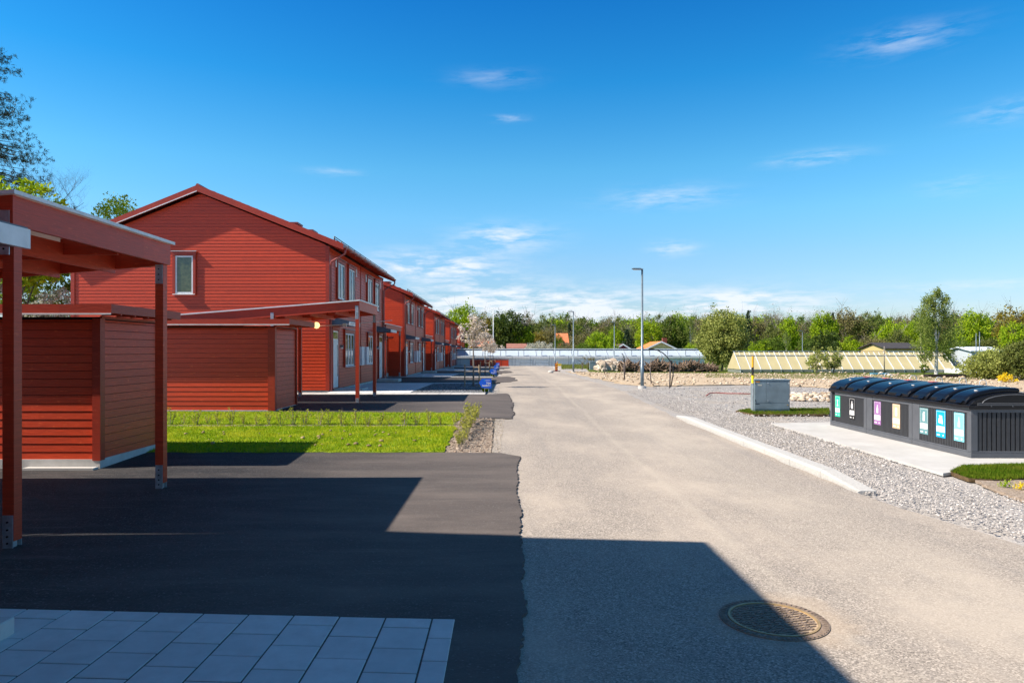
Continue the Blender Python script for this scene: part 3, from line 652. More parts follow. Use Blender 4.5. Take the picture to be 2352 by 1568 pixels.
# ------------------------------------------------------------------ kerb
ka, kb = Vector(G(1992,1130)), Vector(G(1562,956)); n = 9
for i in range(n):
    t0, t1 = i/n, (i+1)/n-.012/((kb-ka).length); a = ka.lerp(kb, t0); b = ka.lerp(kb, t1); a2 = (a.x, a.y); L = (b-a).length
    ang = math.atan2(b.y-a.y, b.x-a.x)-math.pi/2; e = empty('kerb_stone', (a.x, a.y, g(a.x, a.y)), ang)
    C.objects.unlink(e); bpy.data.objects.remove(e)
    m = MB(); h0, h1 = (.115, .115)
    if i == 0: h0 = .02
    if i == n-1: h1 = .03
    m.add([(-.13,0,-.1),(.13,0,-.1),(.13,L,-.1),(-.13,L,-.1),(-.13,0,h0-.03 if h0 > .05 else .01),(.13,0,h0),(.13,L,h1),(-.13,L,h1-.03 if h1 > .05 else .01),(-.09,0,h0),(-.09,L,h1)],
          [(0,1,2,3),(0,4,8,5,1),(2,6,9,7,3),(1,5,6,2),(4,7,9,8),(8,9,6,5),(0,3,7,4)])
    o = m.build('kerb_stone', GRAN); o.location = (a.x, a.y, g(a.x, a.y)); o.rotation_euler = (math.atan2(g(b.x,b.y)-g(a.x,a.y), L), 0, ang)
    tag(o, 'sloping end stone of the pale kerb, nearest the camera' if i == 0 else ('sloping end stone of the pale kerb, farthest from the camera' if i == n-1 else 'pale granite stone in the middle stretch of the kerb along the road'), 'kerb stone', 'pale kerb stones')

# ------------------------------------------------------------------ manhole
mc = G(1776,1422); mh = empty('manhole', (mc[0], mc[1], g(*mc)+.002))
RUST = plain('cast_iron', (.23,.175,.135), .7, .3, .1, .35, 20); RUST2 = plain('worn_iron_ring', (.42,.29,.14), .5, .5, .3, .3, 12); SANDP = plain('sand_in_grooves', (.40,.31,.22), .9, .2, 0, .3, 30)
def ring(mb, r0, r1, z0, z1, n=72):
    pr = [(r0,z0),(r1,z0),(r1,z1),(r0,z1)]; vs = []; fs = []
    for i in range(n):
        a = 2*math.pi*i/n
        for (r, z) in pr: vs.append((r*math.cos(a), r*math.sin(a), z))
    for i in range(n):
        j = (i+1) % n
        for k in range(4): fs.append((i*4+k, j*4+k, j*4+(k+1) % 4, i*4+(k+1) % 4))
    return mb.add(vs, fs)
a = ring(MB(), .335, .395, -.02, .006)
for i in range(60):
    t = 2*math.pi*i/60; c_, s_ = math.cos(t), math.sin(t)
    a.M = Matrix(((c_,-s_,0,0),(s_,c_,0,0),(0,0,1,0),(0,0,0,1))); a.box(.350,.385,-.008,.008,.005,.011)
a.build('frame', RUST, mh)
ring(MB(), .312, .330, -.02, .011).build('rim_ring', RUST2, mh)
a = MB(); a.cyl(0,0,-.02,.001,.311,64); lid = a.build('lid', SANDP, mh)
a = MB()
for fam in range(3):
    for i in range(-7, 8):
        off = i*.040; t = fam*math.pi/3+.25
        c_, s_ = math.cos(t), math.sin(t); a.M = Matrix(((c_,-s_,0,0),(s_,c_,0,0),(0,0,1,0.0005*fam),(0,0,0,1)))
        half = math.sqrt(max(0, .295**2-off**2)); k = -half
        if half < .05: continue
        if fam == 0: a.box(-half,half,off-.006,off+.006,.0005,.0085)
        else:
            x = -half
            while x < half-.05:
                if (int((x+1)/.055)+i) % 2 == 0: a.box(x,x+.05,off-.006,off+.006,.0005,.008)
                x += .055
a.build('grid_pattern', RUST, lid)
tag(mh, 'round cast iron manhole cover half in shadow on the road', 'manhole')
sandring = Mat('dusty_halo', .9, .1)

# ------------------------------------------------------------------ recycling containers
pc = G(2231.2,1054.6); A = Vector((8.85,12.9)); B = Vector((8.95,18.67)); LC = (B-A).length/3
pad = [G(1770,973), G(2166,1089), G(2352,1066), (15,13.0), (15,20.8), G(1905,970.5)]
sheet('concrete_pad', jag(pad+[pad[0]], .01, .3, 8)[:-1], .02, PAD)
DK = plain('dark_panel', (.035,.037,.042), .5, .5, 0, .12, 10); DK2 = plain('grey_frame', (.085,.092,.105), .45, .5, 0, .1, 5)
BK = Mat('black_plastic', .28, .38); BK.col((.004,.005,.008)); BK.bump(BK.noise(30,3), .05, .01); BKM = BK.m
STK = {'green': (.02,.62,.34), 'black': (.012,.012,.014), 'purple': (.30,.14,.34), 'beige': (.60,.40,.25), 'teal': (.12,.26,.28), 'blue': (.0,.36,.66), 'light blue': (.20,.60,.72)}
SM = {k: plain('sticker_'+k.replace(' ', '_'), v, .4, .4, 0, .03) for k, v in STK.items()}
LBL = plain('sticker_white', (.66,.66,.66), .4, .4, 0, .02)
ICON = {'green': [(-.28,.0),(.28,0),(.10,.45),(.13,.6),(.28,.9),(.05,.85),(0,1),(-.05,.85),(-.28,.9),(-.13,.6),(-.10,.45)],
        'black': [(-.27,0),(.27,0),(.27,.45),(.20,.65),(.10,.75),(.14,.92),(0,1),(-.12,.92),(-.10,.75),(-.20,.65),(-.27,.45)],
        'purple': [(-.22,0),(.22,0),(.22,.5),(.10,.72),(.07,1),(-.07,1),(-.10,.72),(-.22,.5)],
        'beige': [(-.16,0),(.16,0),(.24,.12),(.24,.85),(.14,1),(-.14,1),(-.24,.85),(-.24,.12)],
        'teal': [(-.20,0),(.20,0),(.20,.72),(.05,.76),(.24,.92),(.10,1),(-.08,.97),(-.20,.80)],
        'blue': [(-.42,.1),(.42,.0),(.26,.85),(-.26,.9)],
        'light blue': [(-.18,0),(.18,0),(.18,.40),(.07,.62),(.04,1),(-.04,1),(-.07,.62),(-.18,.40)]}
def crown(t): return .235*(1-(2*t-1)**2)**.62                # cover profile across the container, t 0..1
def container(idx, stickers, lids):
    r = empty('recycling_container'); W_ = 1.62; L = LC-.012; hb = .92
    b = MB(); b.box(.05,W_-.05,.04,L-.04,.04,hb); b.build('body', DK, r)
    p = MB(); p.box(-.005,W_+.005,.0,L,.0,.10); p.box(.0,W_,.0,L,.101,.13); p.build('plinth', DK2, r, .006)
    ends = MB(); cw = .09 if idx != 1 else .20
    for (y0,y1) in ((0,.12 if idx != 1 else .12),(L-(.26 if idx != 2 else .08),L)): ends.box(-.0,.05,y0,y1,.131,hb)
    for x0 in (0.0, W_-.1): ends.box(x0+.051 if x0 == 0 else x0,(x0+.12) if x0 == 0 else W_,-.001,.04,.131,hb)
    ends.box(.0,.05,.121,L-.27,hb-.075,hb); ends.box(.121,W_-.101,-.001,.04,hb-.06,hb); ends.build('corner_frame', DK2, r)
    rb = MB(); y = .14
    while y < L-.29: rb.prism([(.010,y),(.010,y+.034),(.048,y+.042),(.048,y-.006)], .131, hb-.076, 'z'); y += .052
    x = .14
    while x < W_-.14: rb.prism([(x,.008),(x+.062,.008),(x+.068,.038),(x-.006,.038)], .131, hb-.061, 'z'); x += .088
    rb.build('ribbed_panels', DK, r)
    rim = MB(); rim.box(-.05,W_+.05,-.03,L+.0,hb+.001,hb+.085); rim.build('rim', BKM, r, .012)
    # moulded cover with end walls
    cv = MB(); n = 22; vs = []
    prof = [(-.03+ (W_+.06)*i/n, hb+.086+crown(i/n)) for i in range(n+1)]
    cv.prism(prof, -.02, L-.002, 'y'); cover = cv.build('cover', BKM, r, .01)
    rg = MB()
    for i in range(n):
        pass
    if idx == 0:                                       # moulded arch on the visible end
        arc = [(W_*.5+.62*math.cos(a), -.032, hb+.11+.17*math.sin(a)) for a in np.linspace(0.06, math.pi-.06, 20)]
        rg.tube(arc, .010, 6); rg.tube([(.10,-.032,hb+.11),(W_-.1,-.032,hb+.11)], .010, 6); rg.box(.1,W_,-.040,-.021,hb+.075,hb+.090)
        for x in (.35,.75,1.15): rg.tube([(x,-.03,hb+.06),(x,-.045,hb+.06)], .012, 8)
        rg.build('end_moulding', DK2, cover)
    ys = np.linspace(.03, L-.03, lids+1)
    for j in range(lids):
        y0, y1 = ys[j]+.055, ys[j+1]-.055; m = MB(); pr = []
        xs = np.linspace(-.04, W_*.60, 15)
        top = [(x, hb+.125+crown(min(1, max(0, (x+.03)/(W_+.06))))+.045) for x in xs]; bot = [(x, z-.085) for x, z in top][::-1]
        k = 5; rows = []
        prof2 = top+bot; N2 = len(prof2)
        for (yy_, dz) in ((y0,-.035),(y0+.03,-.006),(y0+.10,0),(y1-.10,0),(y1-.03,-.006),(y1,-.035)):
            rows.append([(x, yy_, z+(dz if q < 15 else 0)) for q, (x, z) in enumerate(prof2)])
        vs = [p_ for row in rows for p_ in row]; fs = [tuple(range(N2)), tuple(range(5*N2, 6*N2))[::-1]]
        for a_ in range(5):
            for q in range(N2): fs.append((a_*N2+q, a_*N2+(q+1) % N2, (a_+1)*N2+(q+1) % N2, (a_+1)*N2+q))
        m.add(vs, fs); lidp = m.build('lid', BKM, r, .012)
        h = MB(); yc = (y0+y1)/2-.08; h.prism([(-.09,hb+.11),(-.04,hb+.16),(.02,hb+.19),(.0,hb+.10)], yc-.09, yc+.09, 'y'); h.build('handle', BKM, lidp)
        if idx == 2 or (idx == 1):
            s = MB(); x = W_*.44; z = hb+.172+crown((x+.03)/(W_+.06))+.012; s.box(x-.07,x+.05,yc-.09,yc+.09,z-.003,z+.003); s.build('lid_sticker', plain('red_sticker', (.75,.09,.07), .5) if 'red_sticker' not in bpy.data.materials else bpy.data.materials['red_sticker'], lidp)
        s = MB(); x = W_*.16; z = hb+.174+crown((x+.03)/(W_+.06)); s.box(x-.015,x+.01,yc-.05,yc+.03,z-.004,z+.010); s.build('lid_tag', WHITE, lidp)
    for col, yc, ww in stickers:
        z0_, z1_ = .27, hb-.10; s = MB(); s.box(.003,.0085,yc-ww/2,yc+ww/2,z0_,z1_); so_ = s.build('sticker', SM[col], r); so_['label'] = col+' sorting sticker'
        hgt = z1_-z0_
        s = MB(); s.box(.0005,.0028,yc-ww/2+.014,yc+ww/2-.014,z0_+hgt*.20,z0_+hgt*.42); s.build('text_panel', LBL, so_)
        s = MB(); s.box(.0005,.0028,yc+ww*.08,yc+ww/2-.03,z0_+hgt*.065,z0_+hgt*.115); s.cyl(0,0,0,0.001,.001,3)
        s2 = MB(); s2.tube([(.0028,yc-ww*.27,z0_+hgt*.09),(.0005,yc-ww*.27,z0_+hgt*.09)], .020, 12)
        s.v += s2.v; k_ = len(s.v)-len(s2.v); s.f += [tuple(i+k_ for i in f) for f in s2.f]; s.build('emblems', LBL, so_)
        ic = [(yc-px_*ww*.62, z0_+hgt*(.50+.36*py_)) for px_, py_ in ICON[col]]
        s = MB(); s.prism(ic, .0003, .0026, 'x'); s.build('pictogram', LBL, so_)
        fr_ = MB(); q = .006; a0, a1, b0, b1 = yc-ww/2+.014, yc+ww/2-.014, z0_+hgt*.45, z1_-.02
        for bx in ((a0,a1,b1-q,b1),(a0,a0+q,b0,b1-q),(a1-q,a1,b0,b1-q)): fr_.box(.0008,.0028,*bx)
        fr_.build('frame_line', LBL, so_)
        if col == 'blue':
            d = MB(); d.tube([(.0001,yc+.045,z0_+hgt*.74),(.002,yc+.045,z0_+hgt*.74)], .016, 14); d.build('dot', SM['blue'], so_)
    return r
ang = -math.atan2(B.x-A.x, B.y-A.y)
defs = [(0, [('light blue',.36,.30),('blue',.93,.30),('teal',1.50,.29)], 3, 'near end container of the black sorting row, with light blue, blue and teal stickers'),
        (1, [('beige',.62,.30),('purple',1.42,.30)], 2, 'middle container of the black sorting row, with beige and purple stickers'),
        (2, [('black',.72,.27),('green',1.50,.27)], 2, 'far end container of the black sorting row, with black and green stickers')]
for i, st, ld, lab in defs:
    r = container(i, st, ld); p = A.lerp(B, i/3); r.location = (p.x, p.y, EYE-2.05+.022); r.rotation_euler = (0,0,ang); tag(r, lab, 'waste container', 'black recycling containers')
for i, (x, v) in enumerate(((2039,857),(2098,862),(2157,866),(2212,868),(2258,872))):
    Y = 19.6; X = (x-CX)/F*Y; zt_ = EYE+(HZ-v)/F*Y; m = MB(); m.smooth = True; z_ = g(X, Y)
    m.tube([(X-.10,Y,z_),(X-.10,Y,zt_-.06),(X-.05,Y,zt_),(X+.04,Y,zt_),(X+.09,Y,zt_-.06),(X+.13,Y,z_)], .011, 6)
    o = m.build('metal_hoop', GALV); tag(o, ['thin metal hoop behind the containers, leftmost of five','thin metal hoop behind the containers, second from left of five','thin metal hoop behind the containers, middle of five','thin metal hoop behind the containers, fourth from left of five','thin metal hoop behind the containers, rightmost of five'][i], 'hoop', 'metal hoops behind the containers')

# ------------------------------------------------------------------ electrical cabinets and marker post
def cabinet(name, X, Y, w_, d_, h, lab, big=True):
    r = empty(name, (X, Y, g(X, Y)-.01)); CG = bpy.data.materials.get('cabinet_paint') or plain('cabinet_paint', (.20,.26,.29), .45, .5, .1, .22, 2.2)
    b = MB(); b.box(0,w_,0,d_,.08,h-.03); b.build('body', CG, r)
    b = MB(); b.box(.0,w_,.01,d_-.01,-.1,.079); b.build('base', GALV, r)
    b = MB(); b.box(-.02,w_+.02,-.025,d_+.02,h-.029,h+.01); b.build('top', CG, r, .005)
    if big:
        d = MB(); d.box(.02,w_*.33,-.012,-.001,h*.30,h-.05); d1 = d.build('door', CG, r)
        d = MB(); d.box(w_*.335,w_-.02,-.012,-.001,h*.30,h-.05); d2_ = d.build('door', CG, r)
        for z in (h*.36, h-.11):
            k = MB(); k.tube([(w_*.38,-.012,z),(w_*.38,-.03,z)], .016, 10); k.build('lock', GALV, d2_)
            k = MB(); k.box(w_-.04,w_-.02,-.02,-.0125,z-.03,z+.03); k.build('hinge', WHITE, d2_)
            k = MB(); k.box(.02,.035,-.02,-.0125,z-.03,z+.03); k.build('hinge', DARKIN, d1)
        p = MB(); p.box(.02,w_-.02,-.010,-.001,.11,h*.285); p.build('lower_panel', CG, r)
        k = MB(); k.box(.03,.17,-.016,-.0125,h-.085,h-.052); k.build('warning_label', plain('orange_label', (.8,.28,.02), .5), r)
        k = MB(); k.box(.11,.24,-.016,-.0125,h-.20,h-.155); k.build('name_plate', plain('pale_plate', (.5,.5,.42), .5), r)
        k = MB(); k.box(.02,.16,-.014,-.0105,h*.255,h*.27); k.build('slot', DARKIN, r)
        k = MB(); k.tube([(w_-.07,-.0105,h*.225),(w_-.07,-.014,h*.225)], .022, 12); k.build('round_label', plain('ochre_label', (.45,.28,.05), .5), r)
    tag(r, lab, 'cabinet'); return r
kx, ky = G(1733,946); kw = (1814-1733)/F*ky
cab = cabinet('electrical_cabinet', kx, ky, kw, .34, 75/F*ky, 'large grey-blue electrical cabinet on a strip of turf left of the containers')
m_ = MB(); q = W(1729,870,ky+.1); m_.cyl(q.x, ky+.1, g(q.x,ky), EYE+(HZ-866)/F*ky, .022, 10); mp = m_.build('marker_post', GALV)
for i, (va, vb, mt) in enumerate(((818,843,'orange_band'),(843,862,'black_band'),(862,880,'yellow_band'))):
    c_ = {'orange_band': (.85,.38,.01), 'black_band': (.012,.012,.012), 'yellow_band': (.9,.62,.01)}[mt]
    b = MB(); b.smooth = False; b.cyl(q.x, ky+.1, EYE+(HZ-vb)/F*ky, EYE+(HZ-va)/F*ky-.002, .042 if i == 2 else .033, 12); b.build('band', plain(mt, c_, .5), mp)
tag(mp, 'yellow and black striped marker post beside the grey cabinet', 'marker post')
sx_, sy_ = G(1355,848.5); cabinet('electrical_cabinet', sx_, sy_, 19/F*sy_, .5, 16/F*sy_+.1, 'small pale grey cabinet in front of the rock heap', False)

# ------------------------------------------------------------------ street lamps
def lamp():
    r = empty('street_lamp')
    b = MB(); b.cyl(0,0,-.2,.10,.20,20); b.build('foundation', CONC, r)
    p = MB(); p.smooth = True; p.tube([(0,0,.09),(0,0,1.1),(0,0,1.12),(0,0,5.9)], [.085,.085,.062,.045], 14); p.build('pole', LAMPG, r)
    a = MB(); a.smooth = True; a.tube([(0,0,5.86),(-.06,0,5.90),(-.14,0,5.90)], .035, 8); a.box(-.03,.04,-.035,.035,5.70,5.93); a.build('arm', LAMPG, r)
    h = MB(); h.prism([(-.08,5.86),(-.50,5.90),(-.52,5.93),(-.45,5.955),(-.05,5.95)], -.09, .09, 'y'); hd = h.build('lamp_head', LAMPG, r, .01)
    g_ = MB(); g_.box(-.44,-.18,-.07,.07,5.862,5.872); g_.build('lamp_glass', WHITE, hd); return r
L0 = lamp()
LP = [(1475,34.0,890,'tallest grey street lamp, on a concrete foot beside the road'),(1317,66.3,0,'second nearest street lamp beside the road, left of the tallest'),
      (1411,87,0,'street lamp standing by the rock heap, between the two nearest lamps'),(1275,95,0,'far street lamp behind the red and yellow barrier post'),(1843,117,0,'distant street lamp in front of the long beige greenhouse')]
for i, (x, Y, _, lab) in enumerate(LP):
    l = L0 if i == 0 else copy_tree(L0); X = (x-CX)/F*Y; l.location = (X, Y, g(X, Y)); tag(l, lab, 'street lamp', 'grey street lamps')

# ------------------------------------------------------------------ blue signs
BLUE = plain('blue_board', (.004,.10,.62), .45, .5, 0, .05)
def text_mesh(s, size, parent, loc, bold=.004):
    cu = bpy.data.curves.new('lettering', 'FONT'); cu.body = s; cu.size = size; cu.align_x = 'RIGHT'; cu.offset = bold; cu.extrude = .001
    o = bpy.data.objects.new('lettering', cu); C.objects.link(o); bpy.context.view_layer.update()
    dg = bpy.context.evaluated_depsgraph_get(); me = bpy.data.meshes.new_from_object(o.evaluated_get(dg)); bpy.data.objects.remove(o)
    q = bpy.data.objects.new('lettering', me); me.materials.clear(); me.materials.append(LBL); q.rotation_euler = (math.radians(90),0,0); q.location = loc; link(q, parent); return q
def sign():
    r = empty('arrow_sign'); b = MB(); b.prism([(-.36,.42),(-.22,.60),(.20,.60),(.20,.18),(-.22,.20)], -.006, .006, 'y'); bo = b.build('board', BLUE, r)
    l = MB(); l.smooth = True; l.tube([(-.10,.014,-.1),(-.10,.014,.30)], .008, 6); l.build('leg', WHITE, r)
    l = MB(); l.smooth = True; l.tube([(.08,.014,-.1),(.08,.014,.30)], .008, 6); l.build('leg', WHITE, r)
    l = MB(); l.smooth = True; l.tube([(-.10,.014,.17),(.08,.014,.17)], .007, 6); l.build('crossbar', WHITE, r)
    text_mesh('Nya', .115, bo, (.165,-.008,.37)); text_mesh('bostäder', .105, bo, (.165,-.008,.265))
    m = MB(); m.box(-.07,.14,-.0085,-.0065,.507,.527); m.build('logo_word', LBL, bo)
    m = MB(); m.tube([(-.115,-.0065,.517),(-.115,-.0085,.517)], .018, 10); m.build('logo_mark', plain('cyan_mark', (.02,.55,.75), .5), bo)
    return r
S0 = sign()
for k in range(5):
    s_ = S0 if k == 0 else copy_tree(S0); Y = HY[k]-.62; X = -.70; s_.location = (X+.03, Y, g(X, Y)+.03); s_.scale = (.95,1,.98)
    if k == 4: s_.location.x = .25
    tag(s_, ['nearest blue arrow sign reading Nya bostäder, at the end of the first white strip','second nearest blue arrow sign','third blue arrow sign down the street','fourth blue arrow sign down the street','farthest blue arrow sign, by the red board fence'][k], 'sign', 'blue arrow signs beside the street')

# ------------------------------------------------------------------ foliage makers
def leafcloud(name, centers, rad, per, size, mat, flat=.0, squash=1.0, r=None, long=1.0, wd=.55):
    r = r or np.random.default_rng(1); c = np.asarray(centers, float); n = len(c)*per
    P = np.repeat(c, per, 0)+r.normal(0, 1, (n, 3))*np.array([1,1,squash])*np.repeat(np.broadcast_to(np.asarray(rad, float), (len(c),)), per)[:, None]
    a = r.normal(0, 1, (n, 3)); a[:, 2] *= (1-flat); a /= np.linalg.norm(a, axis=1)[:, None]
    b = r.normal(0, 1, (n, 3)); b -= a*(a*b).sum(1)[:, None]; b /= np.linalg.norm(b, axis=1)[:, None]
    s = size*r.uniform(.6, 1.4, n)[:, None]
    V = np.stack([P-a*s*long, P+b*s*wd, P+a*s*long, P-b*s*wd], 1).reshape(-1, 3)
    m = quads_mesh(name, V, np.arange(4*n).reshape(-1, 4)); m.materials.append(mat); return m
def ell_centers(r, n, rx, rz, zc, hollow=.45, ry=None, bumpy=.22):
    out = []
    lobes = [(r.uniform(0, 6.28), r.uniform(-.8, 1.2), r.uniform(.6, 1.3)) for _ in range(7)]
    while len(out) < n:
        d = r.normal(0, 1, 3); d /= np.linalg.norm(d); q = r.uniform(hollow, 1)**.6
        k = 1+bumpy*sum(l[2]*math.exp(-((math.atan2(d[1], d[0])-l[0]+math.pi) % 6.283-math.pi)**2*1.5-(d[2]-l[1])**2*3) for l in lobes)-bumpy*.8
        k += r.normal(0, .06)
        x, y, z = d*q*k*np.array([rx, ry or rx, rz])
        out.append((x, y, zc+z))
    return out
def limbs(mb, r, base, top_h, spread, r0, depth=3, n0=5, sides=5, wob=.12, up=.5):
    """tapered trunk with limbs, recursive"""
    def branch(p, d, L, rad, dep):
        pts = [p]; rs = [rad]; k = 4 if dep > 1 else 3
        dd = Vector(d)
        for i in range(k):
            dd = (dd+Vector(r.normal(0, wob, 3))+Vector((0,0,.05))).normalized(); pts.append(pts[-1]+dd*L/k); rs.append(rad*(1-.62*(i+1)/k))
        mb.tube(pts, rs, sides if dep > 1 else 3, cap=False)
        if dep <= 0: return
        for j in range(n0 if dep > 1 else n0):
            t = r.uniform(.25, 1.0); i = min(k-1, int(t*k)); q = pts[i].lerp(pts[i+1], t*k-i)
            a = r.uniform(0, 6.28); sd = Vector((math.cos(a), math.sin(a), 0))
            nd = (dd*up+sd*(1-up)*spread+Vector((0,0,.25))).normalized()
            branch(q, nd, L*r.uniform(.42, .68), rs[i]*.55, dep-1)
    branch(Vector(base), Vector((0,0,1)), top_h, r0, depth)
protos = {}
def mk(kind, v, H=10.0, R=4.2):
    key = (kind, v)
    if key in protos: return protos[key]
    r = np.random.default_rng(hash_(kind)*13+v); t = MB(); cr = None
    if kind == 'bare':
        limbs(t, r, (0,0,0), H*.52, 1.0, .20, 4, 7, 4, .12, .50); tm_ = t.mesh('trunk'); tm_.materials.append(plain('twig_bark', (.20,.17,.15), .9, .2) if 'twig_bark' not in bpy.data.materials else bpy.data.materials['twig_bark'])
        cs = ell_centers(r, 60, R*.85, H*.30, H*.66, .3); cr = leafcloud('crown', cs, R*.12, 10, .09, LF['brown'], r=r)
    elif kind == 'spruce':
        t.tube([(0,0,0),(0,0,H)], [.18,.02], 6); tm_ = t.mesh('trunk'); tm_.materials.append(BARK); cs = []; rd = []
        for i in range(26):
            z = H*(.10+.88*i/26); rr_ = R*.62*(1-(z/H)**1.15)+.12
            for j in range(int(5+rr_*3.2)):
                a = r.uniform(0, 6.28); q = rr_*r.uniform(.25, 1.08); cs.append((q*math.cos(a), q*math.sin(a), z-.28*q)); rd.append(.16)
        cr = leafcloud('crown', cs, rd, 9, .20, LF['spruce'], squash=.7, r=r)
    elif kind == 'birch':
        t.tube([(0,0,-.1),(.1,0,H*.5),(0,0,H*.97)], [.17,.10,.02], 6); limbs(t, r, (0,0,H*.2), H*.4, .6, .07, 2, 6, 5, .05, .6); tm_ = t.mesh('trunk'); tm_.materials.append(BIRCHB); cs = []
        for i in range(120):
            z = H*r.uniform(.22, 1.0); q = R*.72*math.sin(math.pi*min(1, (z/H)*.92+.10))**.7*r.uniform(.2, 1); a = r.uniform(0, 6.28); cs.append((q*math.cos(a), q*math.sin(a), z))
        cs2 = []
        for c_ in cs:
            for k in range(4): cs2.append((c_[0]+r.normal(0,.08), c_[1]+r.normal(0,.08), c_[2]-k*.32))
        cr = leafcloud('crown', cs2, .17, 9, .10, LF['birch'], squash=1.3, r=r)
    else:
        shrub = kind in ('blossom','yellow') or v >= 10
        limbs(t, r, (0,0,0), H*.75, 1.0, .22 if not shrub else .10, 2, 6, 6, .08, .5)
        tm_ = t.mesh('trunk'); tm_.materials.append(BARKL if kind in ('brown','olive') else BARK)
        zc = H*.56 if not shrub else H*.50; rz = H*.44 if not shrub else H*.50
        nn_ = {'brown':200,'olive':210}.get(kind, 220); per = {'brown':28,'olive':32}.get(kind, 36)
        cs = ell_centers(r, nn_, R, rz, zc, .35, None, .3)
        cs = [c_ for c_ in cs if c_[2] > (.10 if shrub else .14)*H]
        cr = leafcloud('crown', cs, R*.085, per, .20 if kind != 'brown' else .16, LF[kind], r=r)
    protos[key] = (tm_, cr, H, R); return protos[key]
def hash_(s): return sum(ord(c)*(i+1) for i, c in enumerate(s))
def tree(kind, x, vtop, Y, halfw, label, group, v=0, vbase=None, name=None, cat='tree', rot=None):
    tm_, cr, H, R = mk(kind, v); X = (x-CX)/F*Y; zb = g(X, Y)-.1 if vbase is None else EYE+(HZ-vbase)/F*Y
    zt_ = EYE+(HZ-vtop)/F*Y; hh = zt_-zb; sw = (halfw/F*Y)/(R*{'spruce':.62,'birch':.75}.get(kind, 1.05)); sz = hh/(H*1.02)
    nm = name or {'spruce':'spruce_tree','birch':'birch_tree','bare':'bare_tree','blossom':'blossoming_shrub','yellow':'flowering_shrub'}.get(kind, 'leafy_tree')
    e = empty(nm, (X, Y, zb), rot if rot is not None else rng.uniform(0, 6.28)); e.scale = (sw, sw, sz)
    a = link(bpy.data.objects.new('trunk', tm_), e); b = link(bpy.data.objects.new('crown', cr), e)
    tag(e, label, cat, group); return e
D = {'lime':'bright lime green tree','green':'mid green leafy tree','dark':'dark green dense tree','olive':'olive green tree','brown':'brownish tree just coming into bud','bare':'bare grey-twigged tree','spruce':'dark pointed spruce','birch':'feathery birch with pale trunk','ochre':'ochre tinted leafy tree','blossom':'whitish blossoming shrub'}
